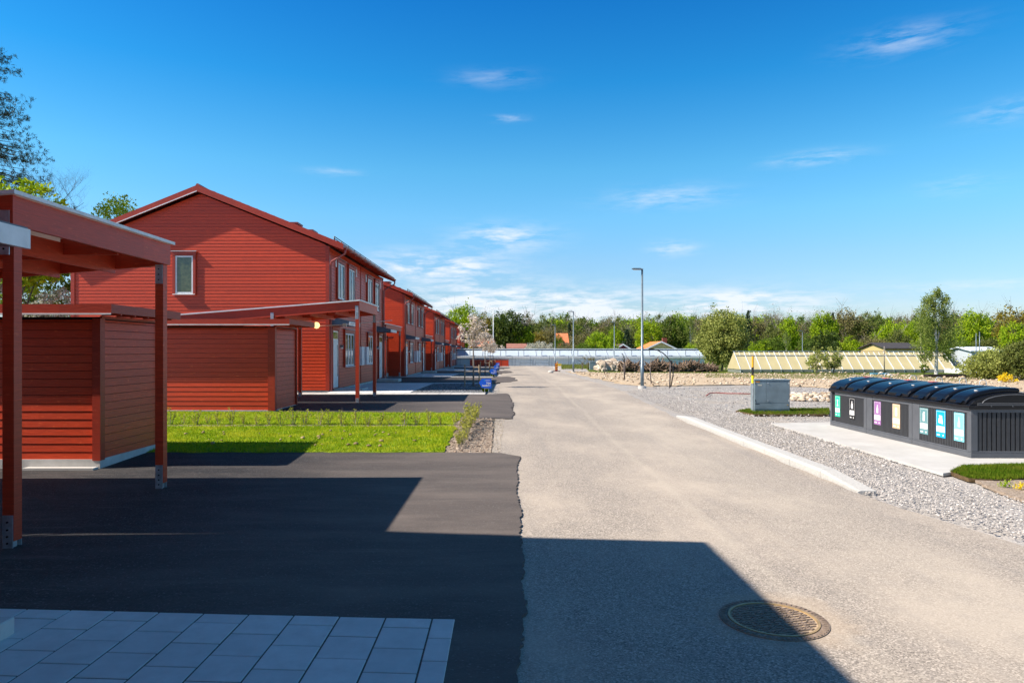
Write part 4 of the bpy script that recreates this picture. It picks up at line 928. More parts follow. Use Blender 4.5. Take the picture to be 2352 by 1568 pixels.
FAR = [ # kind, x, vtop, Y, halfwidth, where, variant
 ('olive',1032,712,150,34,'behind the roof of the fourth house',0),('lime',1064,702,146,36,'left of the flagpole, highest of the clump above the row',0),('ochre',1100,722,144,26,'just left of the flagpole',0),
 ('bare',1130,697,160,48,'rising behind the flagpole',0),('bare',1190,712,170,32,'showing above the big dark tree right of the flagpole',1),('green',1142,722,148,40,'directly behind the flagpole',0),('dark',1176,716,142,44,'right of the flagpole, largest there',0),
 ('lime',1202,745,140,20,'at the right edge of the big dark tree',1),('ochre',1228,762,150,22,'where the big dark tree meets the wood',1),
 ('brown',1246,752,175,26,'left of the far street lamp',0),('brown',1268,742,172,24,'behind the far street lamp',1),('green',1284,768,140,11,'slim, beside the far street lamp',1),
 ('blossom',1240,780,130,26,'in front of the wood, left of the far street lamp',0),('blossom',1262,788,128,18,'beside the far street lamp, lowest',1),
 ('brown',1300,752,170,24,'between the far lamp and the second nearest lamp',2),('spruce',1308,736,165,13,'just left of the second nearest lamp, slim',0),
 ('green',1332,744,168,26,'just right of the second nearest lamp',2),('spruce',1340,742,172,14,'behind the second nearest lamp',1),('brown',1302,784,126,20,'round, low, left of the second nearest lamp',3),
 ('brown',1352,756,150,34,'round, behind the lime tree by the second lamp',0),('lime',1372,762,128,30,'round, in front of the wood left of the rock heap lamp',0),('green',1345,785,126,18,'low, left of the round lime tree',10),
 ('brown',1390,730,176,32,'above the round lime tree',1),('olive',1418,738,172,28,'behind the lamp by the rock heap',1),('bare',1440,722,182,52,'above the spruce left of the tallest lamp',2),('spruce',1440,752,130,22,'broad, left of the tallest lamp',2),
 ('lime',1415,748,160,18,'just right of the lamp by the rock heap',2),('lime',1487,736,140,28,'right behind the tallest lamp',3),('olive',1468,728,160,20,'touching the tallest lamp on its left',2),
 ('birch',1502,730,145,20,'second tree right of the tallest lamp',0),('spruce',1536,720,165,14,'above the orange roofed house',3),('olive',1530,730,150,26,'behind the orange roofed house',3),('green',1556,728,150,26,'right of the orange roofed house chimney',3),
 ('birch',1585,730,148,24,'left of the big willow',1),('brown',1612,724,170,26,'behind the left side of the big willow',2),('bare',1600,715,185,40,'above the trees left of the big willow',3),('lime',1592,785,128,18,'low at the left foot of the big willow',10),
 ('spruce',1682,716,165,15,'peeping over the left top of the big willow',0),('spruce',1718,706,165,16,'peeping over the right top of the big willow',1),('green',1700,720,168,18,'between the two spruces above the big willow',2),
 ('brown',1738,722,168,28,'just right of the big willow',3),('bare',1775,696,176,44,'tallest right of the big willow',0),('lime',1740,786,122,26,'low, right of the big willow',11),('green',1770,772,122,30,'low, above the left end of the beige greenhouse',10),
 ('olive',1790,730,158,30,'below the tall bare tree right of the willow',0),('lime',1812,728,156,22,'left of the distant lamp by the greenhouse',0),('birch',1805,760,124,18,'with pale trunk left of the distant lamp',2),
 ('brown',1825,738,168,28,'behind the distant lamp by the greenhouse',0),('bare',1868,702,176,40,'right of the distant lamp by the greenhouse',1),('lime',1895,712,156,24,'right of the bare tree beyond the distant lamp',1),('green',1862,770,130,22,'low, right of the distant lamp',11),
 ('spruce',1912,712,168,14,'far, above the two hawthorns',2),('brown',1945,701,160,38,'tallest brown one, above and right of the two hawthorns',1),('dark',1896,764,122,28,'low and round behind the two hawthorns',10),
 ('lime',1960,772,124,30,'low, right of the two hawthorns',12),('olive',1985,728,158,30,'left of the dark roofed house, tall',1),('green',2006,722,166,24,'far, above the wooden post',0),('brown',2010,768,122,30,'low and twiggy behind the wooden post',3),
 ('lime',2040,735,146,26,'above the dark roofed house on its left',2),('brown',2078,724,170,26,'above the dark roofed house on its right',2),('olive',2062,752,140,24,'directly behind the dark roofed house',2),
 ('lime',2098,735,150,22,'left of the tall birch',3),('green',2115,718,160,26,'behind the left side of the tall birch',1),('lime',2138,775,112,26,'low, behind the foot of the tall birch',10),
 ('brown',2185,712,168,28,'behind the top right of the tall birch',0),('lime',2236,716,130,34,'right of the tall birch, with spreading crown',0),('green',2205,745,135,26,'between the tall birch and the spreading lime green tree',2),
 ('bare',2288,694,150,30,'with a nest, near the right edge',2),('bare',2305,715,158,26,'second from the right edge',3),('ochre',2345,705,120,40,'at the right edge of the photograph, upper',0),('lime',2340,735,112,30,'at the right edge, lower',1),
 ('olive',2262,770,118,30,'low, behind the pale roofs at right',11),('green',2200,778,116,22,'low, right of the tall birch foot',11),
]
for i, (k, x, vt, Y, hw, wh, v) in enumerate(FAR):
    tree(k, x, vt, Y, hw*1.28, D[k]+' '+wh, 'trees of the wood beyond the greenhouses', v)
# a deeper belt that closes the gaps low down
for i in range(62):
    x = 1215+i*19+rng.uniform(-8,8); k = ['brown','olive','green','lime','green'][i % 5]
    tree(k, x, 730+rng.uniform(-9,12), 200+rng.uniform(0,20), 42, 'distant tree low in the back row of the wood', 'distant back row of the wood', i % 3)
# shrubs and trees nearer to the camera
def near_shrub(name, x, vtop, vbase, halfw, n, per, size, mat, label, R=None, zc=.55, rzf=.5, stems=True, seed=1, Y=None, squash=1, hollow=.35, cat='tree', shape=None, barkm=None, rad=.075):
    if Y is None: X, Y = G(x, vbase)
    X = (x-CX)/F*Y; zb = g(X, Y); H = EYE+(HZ-vtop)/F*Y-zb; R = halfw/F*Y; r = np.random.default_rng(seed)
    e = empty(name, (X, Y, zb)); cs = ell_centers(r, n, R, H*rzf, H*zc, hollow, None, .25)
    if shape: cs = [c_ for c_ in cs if shape(c_, R, H)]
    m = leafcloud('crown', cs, R*rad, per, size, mat, r=r, squash=squash); o = link(bpy.data.objects.new('crown', m), e)
    t = MB()
    if stems: limbs(t, r, (0,0,-.1), H*.5, 1, R*.035+.02, 3, 5, 6, .1, .5); t.build('trunk', barkm or BARK, e)
    tag(e, label, cat); return e
near_shrub('willow_tree', 1657, 716, 846, 57, 620, 42, .10, LF['willow'], 'big round pale green willow standing left of the beige greenhouse', zc=.56, rzf=.47, seed=5, Y=74, cat='tree')
near_shrub('hawthorn', 1876, 800, 852, 24, 60, 26, .075, LF['willow'], 'left one of two loose pale hawthorns before the greenhouse', seed=6, Y=60, rad=.11)
near_shrub('hawthorn', 1914, 797, 852, 22, 60, 26, .075, LF['willow'], 'right one of two loose pale hawthorns before the greenhouse', seed=7, Y=60.5, rad=.11)
near_shrub('green_shrub', 1895, 765, 850, 34, 150, 30, .10, LF['dark'], 'dark shrub just behind the two hawthorns', seed=16, Y=72, cat='shrub')
near_shrub('olive_shrub', 2290, 800, 868, 60, 330, 34, .07, LF['willow'], 'wide olive green thicket at the right behind the containers', seed=8, Y=46, cat='shrub', zc=.45)
near_shrub('olive_shrub', 2350, 770, 872, 45, 260, 34, .07, LF['olive'], 'taller thicket cut by the right edge of the photograph', seed=9, Y=44, cat='shrub', zc=.45)
near_shrub('flowering_shrub', 2310, 856, 872, 20, 60, 26, .035, LF['yellow'], 'yellow flowering bush at the foot of the right thicket', seed=10, Y=41, cat='shrub', zc=.4)
near_shrub('green_shrub', 2122, 835, 852, 9, 40, 20, .06, LF['green'], 'small green bush left of the tall birch foot', seed=11, Y=58, cat='shrub')
# tall birch
def birch_big():
    r = np.random.default_rng(44); Y = 60; X = (2150-CX)/F*Y; zb = g(X,Y); H = EYE+(HZ-664)/F*Y-zb; e = empty('birch_tree', (X,Y,zb)); t = MB()
    t.tube([(0,0,-.1),(.05,0,H*.3),(-.05,.05,H*.6),(0,0,H*.97)], [.15,.11,.06,.01], 8); limbs(t, r, (0,0,H*.15), H*.45, .5, .05, 2, 5, 6, .05, .7); t.build('trunk', BIRCHB, e); cs = []
    for lx, lz, lr in ((-.7,.90,.42),(.05,.96,.38),(.65,.88,.50),(-.35,.83,.55),(-1.0,.76,.60),(.25,.77,.70),(1.0,.70,.75),(-1.2,.62,.80),(0,.64,.9),(1.3,.55,.85),(-.9,.50,.9),(.4,.48,1.0),(-1.3,.38,.75),(1.1,.40,.9),(0,.33,.9),(.9,.26,.7),(-.8,.24,.6)):
        for q in range(17):
            a = r.normal(0,1,3); a /= np.linalg.norm(a); a *= lr*r.uniform(.3,1)
            for k in range(4): cs.append((lx+a[0]+r.normal(0,.04), lx*r.uniform(-.6,.6)+a[1], H*lz+a[2]*.8-k*.15))
    m = leafcloud('crown', cs, .11, 12, .065, LF['birch'], squash=1.3, r=r); link(bpy.data.objects.new('crown', m), e)
    tag(e, 'tall feathery birch with white trunk in front of the greenhouse end', 'tree')
birch_big()
# left trees behind the nearest house
def spruce_left():
    r = np.random.default_rng(3); Y = 42; X = -35.2; zb = g(X,Y); e = empty('spruce_tree', (X,Y,zb)); t = MB(); t.tube([(0,0,0),(0,0,33)], [.4,.05], 8); cs = []; rd = []
    for i in range(54):
        z = 12.5+19*i/54; L = max(.6,(12.2-.375*z))*r.uniform(.70,1.02)
        for j in range(5):
            a = r.uniform(-1.2,1.2) if j < 4 else r.uniform(0,6.28); pts = []; dz = 0
            for q in np.linspace(0, 1, 12):
                zz = z-1.9*q**1.1*(L/5)+1.0*q**3*(L/5); pts.append((L*q*math.cos(a), L*q*math.sin(a), zz))
            t.tube(pts[::3], [.05,.04,.03,.015], 4, cap=False)
            for q_, p_ in enumerate(pts[2:]):
                for k in range(2): cs.append((p_[0]+r.normal(0,.10), p_[1]+r.normal(0,.18), p_[2]-k*.14-r.uniform(0,.1))); rd.append(.07)
    t.build('trunk', BARK, e); m = leafcloud('crown', cs, rd, 15, .062, LF['spruce'], r=r, long=1.9, wd=.22); link(bpy.data.objects.new('crown', m), e)
    tag(e, 'big dark spruce with drooping boughs at the upper left edge', 'tree')
spruce_left()
def bare_left(x, vtop, Y, sc, label, seed, leafk='brown', nl=90, hk=.50):
    r = np.random.default_rng(seed); X = (x-CX)/F*Y; zb = g(X,Y); H = EYE+(HZ-vtop)/F*Y-zb; e = empty('bare_tree', (X,Y,zb)); t = MB()
    t.tube([(0,0,-.1),(.1,.05,H*.5)], [.22,.13], 8); limbs(t, r, (0,0,H*.36), H*.36, 1, .10, 4, 7, 5, .07, .42); t.build('trunk', BARK, e)
    cs = ell_centers(r, nl, H*.20, H*.20, H*.72, .2); m = leafcloud('crown', cs, .16, 5, .035, LF[leafk], r=r); link(bpy.data.objects.new('crown', m), e); tag(e, label, 'tree')
bare_left(75, 345, 44, 1, 'bare twiggy tree above the nearest carport roof', 21, 'brown', 90, .60)
near_shrub('leafy_tree', 60, 400, 900, 128, 420, 26, .12, LF['lime'], 'bright green maple behind the nearest carport roof', seed=22, Y=36, zc=.70, rzf=.28, rad=.05)
near_shrub('leafy_tree', 95, 560, 900, 90, 260, 30, .10, LF['green'], 'mid green tree seen below the carport roof at left', seed=23, Y=40, zc=.62, rzf=.36, rad=.07)
near_shrub('blossoming_shrub', 120, 655, 900, 55, 160, 26, .07, LF['blossom'], 'white blossoming bush seen below the carport roof at left', seed=25, Y=38, cat='shrub')
near_shrub('leafy_tree', 275, 446, 900, 60, 190, 20, .085, LF['lime'], 'small yellow-green treetop over the left slope of the nearest gable', seed=24, Y=46, zc=.84, rzf=.16, rad=.10)
bare_left(350, 462, 60, 1, 'bare twigs just left of the nearest gable ridge', 27, 'brown', 30, .46)

# blossom street trees with stakes
def street_tree(seed=1):
    r = np.random.default_rng(seed); e = empty('blossom_tree'); t = MB()
    t.smooth = True; t.tube([(0,0,-.1),(.01,0,1.2),(-.01,.02,2.2),(.0,0,3.0)], [.045,.038,.03,.012], 8)
    for i in range(26):
        a = r.uniform(0,6.28); z = r.uniform(1.9,2.7); L = r.uniform(.5,1.15); d = Vector((math.cos(a)*.65, math.sin(a)*.65, .85)).normalized()
        p = Vector((0,0,z)); t.tube([p, p+d*L*.5+Vector((0,0,.03)), p+d*L], [.014,.009,.004], 4, cap=False)
    t.build('trunk', BARKL, e); cs = []
    for i in range(120):
        a = r.uniform(0,6.28); q = r.uniform(.05,1)**.6; z = r.uniform(-1,1); rr_ = .85*math.sqrt(max(0,1-z*z))*q; cs.append((rr_*math.cos(a), rr_*math.sin(a), 2.78+z*.72))
    m = leafcloud('crown', cs, .055, 14, .045, LF['cherry'], r=r); link(bpy.data.objects.new('crown', m), e)
    WOODS = bpy.data.materials.get('stake_wood') or plain('stake_wood', (.34,.25,.16), .8, .2, 0, .3, 10)
    for x, y in ((-.42,-.1),(.30,-.25)):
        s = MB(); s.cyl(x,y,-.2,1.12,.035,8); s.build('stake', WOODS, e)
    b = MB(); b.box(-.02,.30,-.22,-.19,.98,1.03); b.build('tie_band', plain('webbing', (.62,.45,.28), .8) if 'webbing' not in bpy.data.materials else bpy.data.materials['webbing'], e)
    return e
T0 = street_tree()
for k in range(5):
    t_ = T0 if k == 0 else copy_tree(T0); Y = 34+22.4*k; X = -1.47 if k < 4 else -.25; t_.location = (X, Y, g(X,Y)); t_.rotation_euler = (0,0,[0,.3,-.25,.2,-.3][k])
    tag(t_, ['nearest young tree in pale blossom, tied to stakes in the gravel bed','second young blossom tree down the street','third young blossom tree down the street','fourth young blossom tree down the street','farthest young blossom tree, before the red board fence'][k], 'tree', 'young blossoming street trees')
# tufts of sedge behind each sign
sd = np.random.default_rng(2)
def tuft(): 
    V = []
    for i in range(260):
        a = sd.uniform(0,6.28); q = sd.uniform(0,.10); l = sd.uniform(.15,.34); x, y = q*math.cos(a), q*math.sin(a); h = sd.uniform(.35,.62)
        V += [(x-.008,y,0),(x+.008,y,0),(x+l*.55*math.cos(a),y+l*.55*math.sin(a),h)]
    return quads_mesh('grass_tuft', V, np.arange(len(V)).reshape(-1,3))
tmesh = tuft(); tmesh.materials.append(TURF)
for k in range(5):
    for j, (dx, dy) in enumerate(((.05,.35),(.0,1.1),(-.03,2.2))):
        o = link(bpy.data.objects.new('grass_tuft', tmesh)); X, Y = -.80+dx+(.6 if k == 4 else 0), HY[k]-.4+dy; o.location = (X, Y, g(X,Y)+.02); o.rotation_euler = (0,0,j+k); tag(o, 'clump of ornamental grass behind a blue sign', 'plant', 'ornamental grass clumps behind the signs')

# hedge plants along the lawn
def hedge_mesh(seed):
    r = np.random.default_rng(seed); t = MB(); cs = []
    for i in range(6):
        a = r.uniform(0,6.28); q = r.uniform(.02,.10); L = r.uniform(.28,.50); top = Vector((q*2.2*math.cos(a), q*2.2*math.sin(a), L)); t.tube([(q*.3*math.cos(a),q*.3*math.sin(a),-.02), top*.5+Vector((0,0,.02)), top], [.006,.005,.003], 4)
        for k in range(6): cs.append(tuple(top*r.uniform(.3,1.05)))
    return t.mesh('stems'), leafcloud('leaves', cs, .022, 5, .020, LF['hedge'], r=r)
hm = [hedge_mesh(s) for s in range(4)]
for m, _ in hm: m.materials.append(BARKL)
def hedge_plant(X, Y, s, label, grp):
    m, l = hm[int(rng.integers(4))]; e = empty('hedge_plant', (X, Y, g(X,Y)+.01), rng.uniform(0,6)); e.scale = (s*1.1, s*1.1, s)
    link(bpy.data.objects.new('stems', m), e); link(bpy.data.objects.new('leaves', l), e); tag(e, label, 'plant', grp)
ha, hb_ = G(395,976), G(1040,977)
for i in range(24):
    t_ = i/23; hedge_plant(ha[0]+(hb_[0]-ha[0])*t_+rng.uniform(-.05,.05), ha[1]+(hb_[1]-ha[1])*t_+rng.uniform(-.04,.04), rng.uniform(.6,.95), 'small leafy hedge plant in the soil line across the lawn', 'hedge plants across the lawn')
ha, hb_ = G(1054,1030), G(1086,966)
for i in range(20):
    t_ = i/19; hedge_plant(ha[0]+(hb_[0]-ha[0])*t_+rng.uniform(-.07,.07), ha[1]+(hb_[1]-ha[1])*t_, rng.uniform(.75,1.0)*(.75+.55*t_), 'yellow-green hedge plant in the bare soil at the lawn end', 'hedge plants at the lawn end')

# ------------------------------------------------------------------ stones, clods, weeds (stuff)
def stones(name, poly, n, s0, s1, mat, label, seed, off=0, pw=2.5, flat=.6, cat='stones', zf=None):
    r = np.random.default_rng(seed); base = np.array([(1,0,0),(-1,0,0),(0,1,0),(0,-1,0),(0,0,1),(0,0,-1)],float); tri = np.array([(0,2,4),(2,1,4),(1,3,4),(3,0,4),(2,0,5),(1,2,5),(3,1,5),(0,3,5)])
    # subdivide once
    ve = [tuple(v) for v in base]; F2 = []; mid = {}
    def md(a, b):
        k = (min(a,b), max(a,b))
        if k not in mid:
            p = np.array(ve[a])+np.array(ve[b]); ve.append(tuple(p/np.linalg.norm(p))); mid[k] = len(ve)-1
        return mid[k]
    for a,b,c_ in tri:
        x,y,z = md(a,b), md(b,c_), md(c_,a); F2 += [(a,x,z),(x,b,y),(z,y,c_),(x,y,z)]
    ve = np.array(ve); F2 = np.array(F2); X = [p[0] for p in poly]; Y = [p[1] for p in poly]; VV = []; FF = []; k = 0
    while k < n:
        x = r.uniform(min(X),max(X)); y = r.uniform(min(Y),max(Y))
        if not inside((x,y), poly): continue
        s = s0+(s1-s0)*r.uniform()**pw; v = ve*(1+r.normal(0,.18,(len(ve),1)))*np.array([r.uniform(.7,1.3),r.uniform(.7,1.3),flat*r.uniform(.7,1.3)])*s
        a = r.uniform(0,6.28); R_ = np.array([[math.cos(a),-math.sin(a),0],[math.sin(a),math.cos(a),0],[0,0,1]]); v = v@R_.T
        VV.append(v+np.array([x,y,g(x,y)+off+s*flat*.35+(zf(x,y) if zf else 0)])); FF.append(F2+k*len(ve)); k += 1
    m = quads_mesh(name, np.concatenate(VV), np.concatenate(FF)); m.materials.append(mat); o = link(bpy.data.objects.new(name, m)); tag(o, label, cat, None, 'stuff'); return o
def stone_mat(name, cols):
    m = Mat(name, .9, .2); m.col(m.ramp(m.n('ShaderNodeNewGeometry').outputs['Random Per Island'], [(i/(len(cols)-1), c_) for i, c_ in enumerate(cols)])); m.bump(m.noise(20,4), .4, .02); return m.m
SG = stone_mat('gravel_stones', [(.20,.19,.185),(.35,.33,.315),(.45,.42,.395),(.60,.56,.53)])
SS = stone_mat('limestone', [(.22,.16,.11),(.42,.33,.235),(.54,.44,.33),(.68,.60,.49)])
lot = px([(1305,852),(1345,862),(1400,874),(1445,882),(1500,886),(1600,884),(1720,883),(1830,886),(1905,890)])+[(30,30),(42,26),(60,46),(60,49),(40,53),(26,60),(14,64),(9.2,66)]
sheet('sandy_lot', jag(lot+[lot[0]], .45, .7, 40)[:-1], .006, SAND, label='pale sandy building plot')
stones('rubble', lot, 9000, .012, .10, SS, 'pale limestone rubble scattered over the building plot', 1, .03, 5)
edge = px([(1430,850),(1720,849),(2000,862),(2230,872),(2230,866),(1720,845.5),(1430,846)])
stones('boulders', edge, 200, .05, .19, SS, 'larger pale stones along the far edge of the plot', 2, 0, 2)
ver = px([(2352,1240),(1995,1140),(1580,955),(1440,898),(1480,892),(1770,965),(2180,1100),(2352,1150)])
stones('gravel_stones', ver, 26000, .005, .020, SG, 'loose grey gravel between kerb and concrete pad', 3, 0, 2.2)
stones('gravel_stones', px([(1500,890),(1905,890),(1905,965),(1770,968),(1600,940)]), 4000, .010, .032, SG, 'loose grey gravel around the cabinet', 4, 0, 2.5)
stones('rubble_band', px([(1816,905),(1905,903),(1905,922),(1816,918)]), 260, .03, .13, SS, 'band of pale broken stone between cabinet and containers', 5, 0, 1.5)
stones('soil_clods', soil, 1800, .006, .028, stone_mat('clods', [(.14,.10,.075),(.34,.26,.20),(.50,.42,.34)]), 'clods of dry soil in the bed', 6, .01, 3)
stones('lawn_clods', [p for p in px([(420,1030),(1000,1030),(1010,992),(420,992)])], 40, .015, .055, stone_mat('brown_clods', [(.20,.14,.08),(.40,.30,.17)]), 'dry brown clods lying on the lawn', 7, .05, 1.5)
stones('bed_stones', rect(-3.8,-.8,28.6,37.9), 2200, .012, .035, stone_mat('bedding_stones', [(.07,.075,.085),(.20,.21,.23),(.36,.37,.39)]), 'dark gravel in the first shaded bed', 8, .02, 2)
stones('road_crumbs', px([(1125,1042),(1150,1042),(1160,962),(1132,962)]), 500, .004, .018, stone_mat('sand_crumbs', [(.35,.29,.22),(.55,.48,.40)]), 'sandy crumbs at the road edge', 9, .003, 2)
# turf strips
t1 = px([(1690,945),(1720,940),(1905,939),(1905,953),(1730,953)]); t2 = px([(2183,1086),(2210,1074),(2290,1071),(2420,1069),(2420,1096),(2330,1104),(2280,1105),(2225,1102)])
for i, (pl, n_) in enumerate(((t1,7000),(t2,12000))):
    sheet('turf_soil', jag(pl+[pl[0]], .02, .1, 50+i)[:-1], .028, TS, label='rolled turf')
    blades('turf_grass', pl, n_, .05, .006, TURF, ['turf grass around the grey cabinet','turf grass at the right edge before the containers'][i], .028, None, 60+i)
    e_ = MB()
    for (a, b) in zip(pl, pl[1:]+pl[:1]): e_.add([(a[0],a[1],g(*a)-.02),(b[0],b[1],g(*b)-.02),(b[0],b[1],g(*b)+.029),(a[0],a[1],g(*a)+.029)], [(0,1,2,3)])
    tag(e_.build('turf_edge', TS), None, None, None, 'structure')
soil2 = px([(2240,1104),(2290,1106),(2352,1104),(2420,1100),(2420,1160),(2352,1150),(2290,1128)])
sheet('soil_patch', jag(soil2+[soil2[0]], .03, .15, 55)[:-1], .015, SOIL)
p_ = G(2322,1125)
for dx, dy, kd, lab in ((.0,.12,'green','small green weed in the soil below the turf'),(.1,-.05,'yellow','small yellow-flowered weed in the soil below the turf')):
    m = leafcloud('weed', [(0,0,.04),(.05,.02,.06),(-.05,0,.05),(.02,-.04,.08)], .03, 22, .016, LF[kd] if kd == 'yellow' else LF['lime'], r=np.random.default_rng(9)); o = link(bpy.data.objects.new('weed', m)); o.location = (p_[0]+dx, p_[1]+dy, g(*p_)+.01); tag(o, lab, 'plant')
wl = px([(1290,848),(1400,846),(1400,838),(1290,840)]); blades('weeds', wl, 5000, .35, .03, WILD, 'rough green weeds at the far end of the road', 0, None, 70)
blades('weeds', px([(1720,856),(2230,878),(2230,868),(1720,849)]), 5000, .12, .015, WILD, 'dry weeds along the foot of the beige greenhouse', 0, None, 71)
blades('weeds', px([(1620,868),(1950,872),(1950,862),(1620,860)]), 5000, .09, .012, WILD, 'sparse dry weeds in the middle of the plot', .03, None, 72)
near_shrub('bare_shrub', 1352, 818, 846, 20, 50, 12, .06, LF['brown'], 'brown twiggy bush by the small pale cabinet', seed=30, Y=82, cat='shrub')

# root heap, rock heap
def heap(name, x0, x1, vt, Y, n, mat, label, seed, rooty=True, cat='heap'):
    r = np.random.default_rng(seed); m = MB()
    for i in range(n):
        t_ = r.uniform(); x = x0+(x1-x0)*t_; hgt = (.3+.7*abs(math.sin(t_*9+1)))*r.uniform(0,1); X = (x-CX)/F*Y; yy_ = Y+r.uniform(-1.2,1.2); zb = g(X,Y); H = (EYE+(HZ-vt)/F*Y-zb)*hgt
        if rooty:
            d = Vector(r.normal(0,1,3)); d.z = abs(d.z)*.8; d.normalize(); p = Vector((X,yy_,zb+H*.8)); L = r.uniform(.3,.85); q = Vector(r.normal(0,.18,3))
            m.tube([p-d*L*.5, p+q, p+d*L*.5+q*1.5], [r.uniform(.05,.14), r.uniform(.04,.09), .02], 5)
        else:
            s = r.uniform(.15,.55); ph = r.uniform(0,6.28,3)
            vs = []; 
            for j in range(5):
                for k in range(6):
                    t2 = math.pi*j/4; a = 2*math.pi*k/6; f_ = 1+.2*math.sin(3*a+ph[0])+.2*math.cos(2*t2+ph[1]); vs.append((X+s*f_*math.sin(t2)*math.cos(a), yy_+s*f_*math.sin(t2)*math.sin(a), zb+H*.7+s*.8*math.cos(t2)))
            m.add(vs, [(j*6+k, j*6+(k+1)%6, (j+1)*6+(k+1)%6, (j+1)*6+k) for j in range(4) for k in range(6)])
    o = m.build(name, mat); tag(o, label, cat, None, 'stuff')
heap('root_heap', 1428, 1640, 827, 70, 1500, stone_mat('root_wood', [(.05,.035,.025),(.17,.115,.08),(.30,.22,.16)]), 'long heap of tangled brown roots and stumps', 5)
heap('root_heap', 1690, 1730, 838, 70, 90, bpy.data.materials['root_wood'], 'small heap of roots at the right foot of the willow', 6)
heap('rock_heap', 1374, 1428, 819, 74, 150, stone_mat('white_rock', [(.26,.20,.15),(.44,.37,.29),(.60,.53,.45)]), 'heap of big pale boulders left of the root heap', 7, False)

# ------------------------------------------------------------------ conduits on stakes in the plot
HOSE = plain('black_conduit', (.015,.015,.018), .4); STW = plain('grey_stake', (.13,.11,.105), .9, .2, 0, .3, 12)
def conduit(stake, hose, label, rs=.035, rh=.028):
    (xa, va), (xb, vb) = stake; X, Y = G(xa, va); e = empty('conduit_stake', (X, Y, g(X,Y)))
    def L(u, v, dy=0): p = W(u, v, Y+dy); return (p.x-X, dy, p.z-g(X,Y))
    s = MB(); s.smooth = True; s.tube([(0,0,-.1), L(xb, vb)], rs, 7); s.build('stake', STW, e)
    if hose: h = MB(); h.smooth = True; h.tube([L(u, v, -.06) for u, v in hose], rh, 8, True); h.build('hose', HOSE, e)
    tag(e, label, 'stake', 'stakes with cable conduits on the plot')
conduit(((1538,890),(1540,832)), [(1541,888),(1546,860),(1546,845),(1541,832),(1533,820),(1522,810),(1510,804),(1498,801),(1490,801)], 'stake with a long black conduit arching left, nearest of the stakes')
conduit(((1434,872),(1434,834)), [(1436,860),(1436,840),(1434,825),(1431,815),(1428,811)], 'dark stake with a short hooked conduit left of the tallest lamp', .05)
conduit(((1496,881),(1493,843)), [(1493,858),(1486,862),(1485,868),(1492,873),(1505,880),(1516,886)], 'short stake with a looped rusty conduit right of the tallest lamp', .03, .018)
conduit(((1388,858),(1391,829)), [(1391,846),(1394,856),(1405,862)], 'leaning stake before the pale rock heap', .045)
conduit(((1337,848),(1338,834)), [(1338,836),(1334,830),(1327,827)], 'short stake with bent conduit beside the small pale cabinet', .05)
conduit(((1369,850),(1369,831)), None, 'thin plain stake in front of the small pale cabinet', .03)
m = MB(); m.smooth = True; p0 = [G(1622,910), G(1630,904), G(1645,903), G(1670,905), G(1700,905), G(1730,906)]; m.tube([(x,y,g(x,y)+.03) for x,y in p0], .022, 6); tag(m.build('hose', plain('red_hose', (.30,.05,.04), .5)), 'dark red hose lying on the gravel left of the cabinet', 'hose')

# ------------------------------------------------------------------ far end of the street
YF = 112.0
def XZ(x, Y): return (x-CX)/F*Y
r = empty('greenhouse', (0,0,0)); GH = plain('greenhouse_glass', (.62,.69,.72), .25, .6, 0, .08, .6); GHW = plain('greenhouse_shade', (.45,.52,.58), .35, .5, 0, .06, .5)
x0, x1 = -28.0, XZ(1610, YF+2); zg = EYE+(HZ-840)/F*YF; zE = EYE+(HZ-822)/F*YF; zR = EYE+(HZ-800.5)/F*(YF+3.2); zM = EYE+(HZ-814)/F*(YF+1)
b = MB(); b.box(x0,x1,YF+.0,YF+12,zg-.4,zE-.0); b.build('glass_wall', GH, r)
b = MB(); b.box(x0-.1,x1+.15,YF-.35,YF+.6,zE+.001,zM-.25); b.build('gutter', WHITE, r)
b = MB(); b.prism([(YF+.1,zM-.249),(YF+3.2,zR-.12),(YF+6.4,zM-.249)], x0, x1, 'x'); b.build('glass_roof', GHW, r)
b = MB(); b.box(x0-.1,x1+.1,YF+2.6,YF+3.8,zR-.119,zR); b.build('ridge', WHITE, r)
x = x0+1
while x < x1: 
    b = MB(); b.prism([(YF+.05,zM-.20),(YF+3.15,zR-.08),(YF+3.15,zR-.14),(YF+.05,zM-.26)], x, x+.07, 'x')
    b.build('glazing_bar', GALV, r); b = MB(); b.box(x+.9,x+1.0,YF+.02,YF+.3,zM-.24,zR-.3); b.build('vent_strut', GALV, r); x += 2.95
x = x0
while x < x1: b = MB(); b.box(x,x+.06,YF-.03,YF-.001,zg-.2,zE); b.build('wall_post', GALV, r); x += 3.0
tag(r, 'long low pale blue greenhouse across the far end of the street', 'greenhouse')
# beige greenhouse
r = empty('greenhouse', (0,0,0)); YB = 66.0; xa, xb = XZ(1700,YB), XZ(2197,YB); ze = EYE+(HZ-848)/F*YB; zr = EYE+(HZ-808.5)/F*(YB+1.9)
SCR = plain('beige_screen', (.46,.40,.225), .6, .3, 0, .07, .8)
b = MB(); b.prism([(YB,ze),(YB+1.9,zr),(YB+3.8,ze)], xa, xb, 'x'); b.build('screened_roof', SCR, r)
b = MB(); b.box(xa+.05,xb-.05,YB+.02,YB+3.78,ze-.6,ze-.001); b.build('low_wall', plain('dim_glass', (.20,.22,.20), .2, .7), r)
x = xa; dn = (zr-ze)/1.9
while x < xb+.1:
    b = MB(); b.prism([(YB-.03,ze-.02),(YB+1.9,zr+.02),(YB+1.9,zr+.07),(YB-.03,ze+.03)], x, x+.07, 'x'); b.box(x,x+.06,YB-.04,YB+.0,ze-.55,ze-.021); b.build('glazing_bar', WHITE, r); x += .99
x = xa+.495
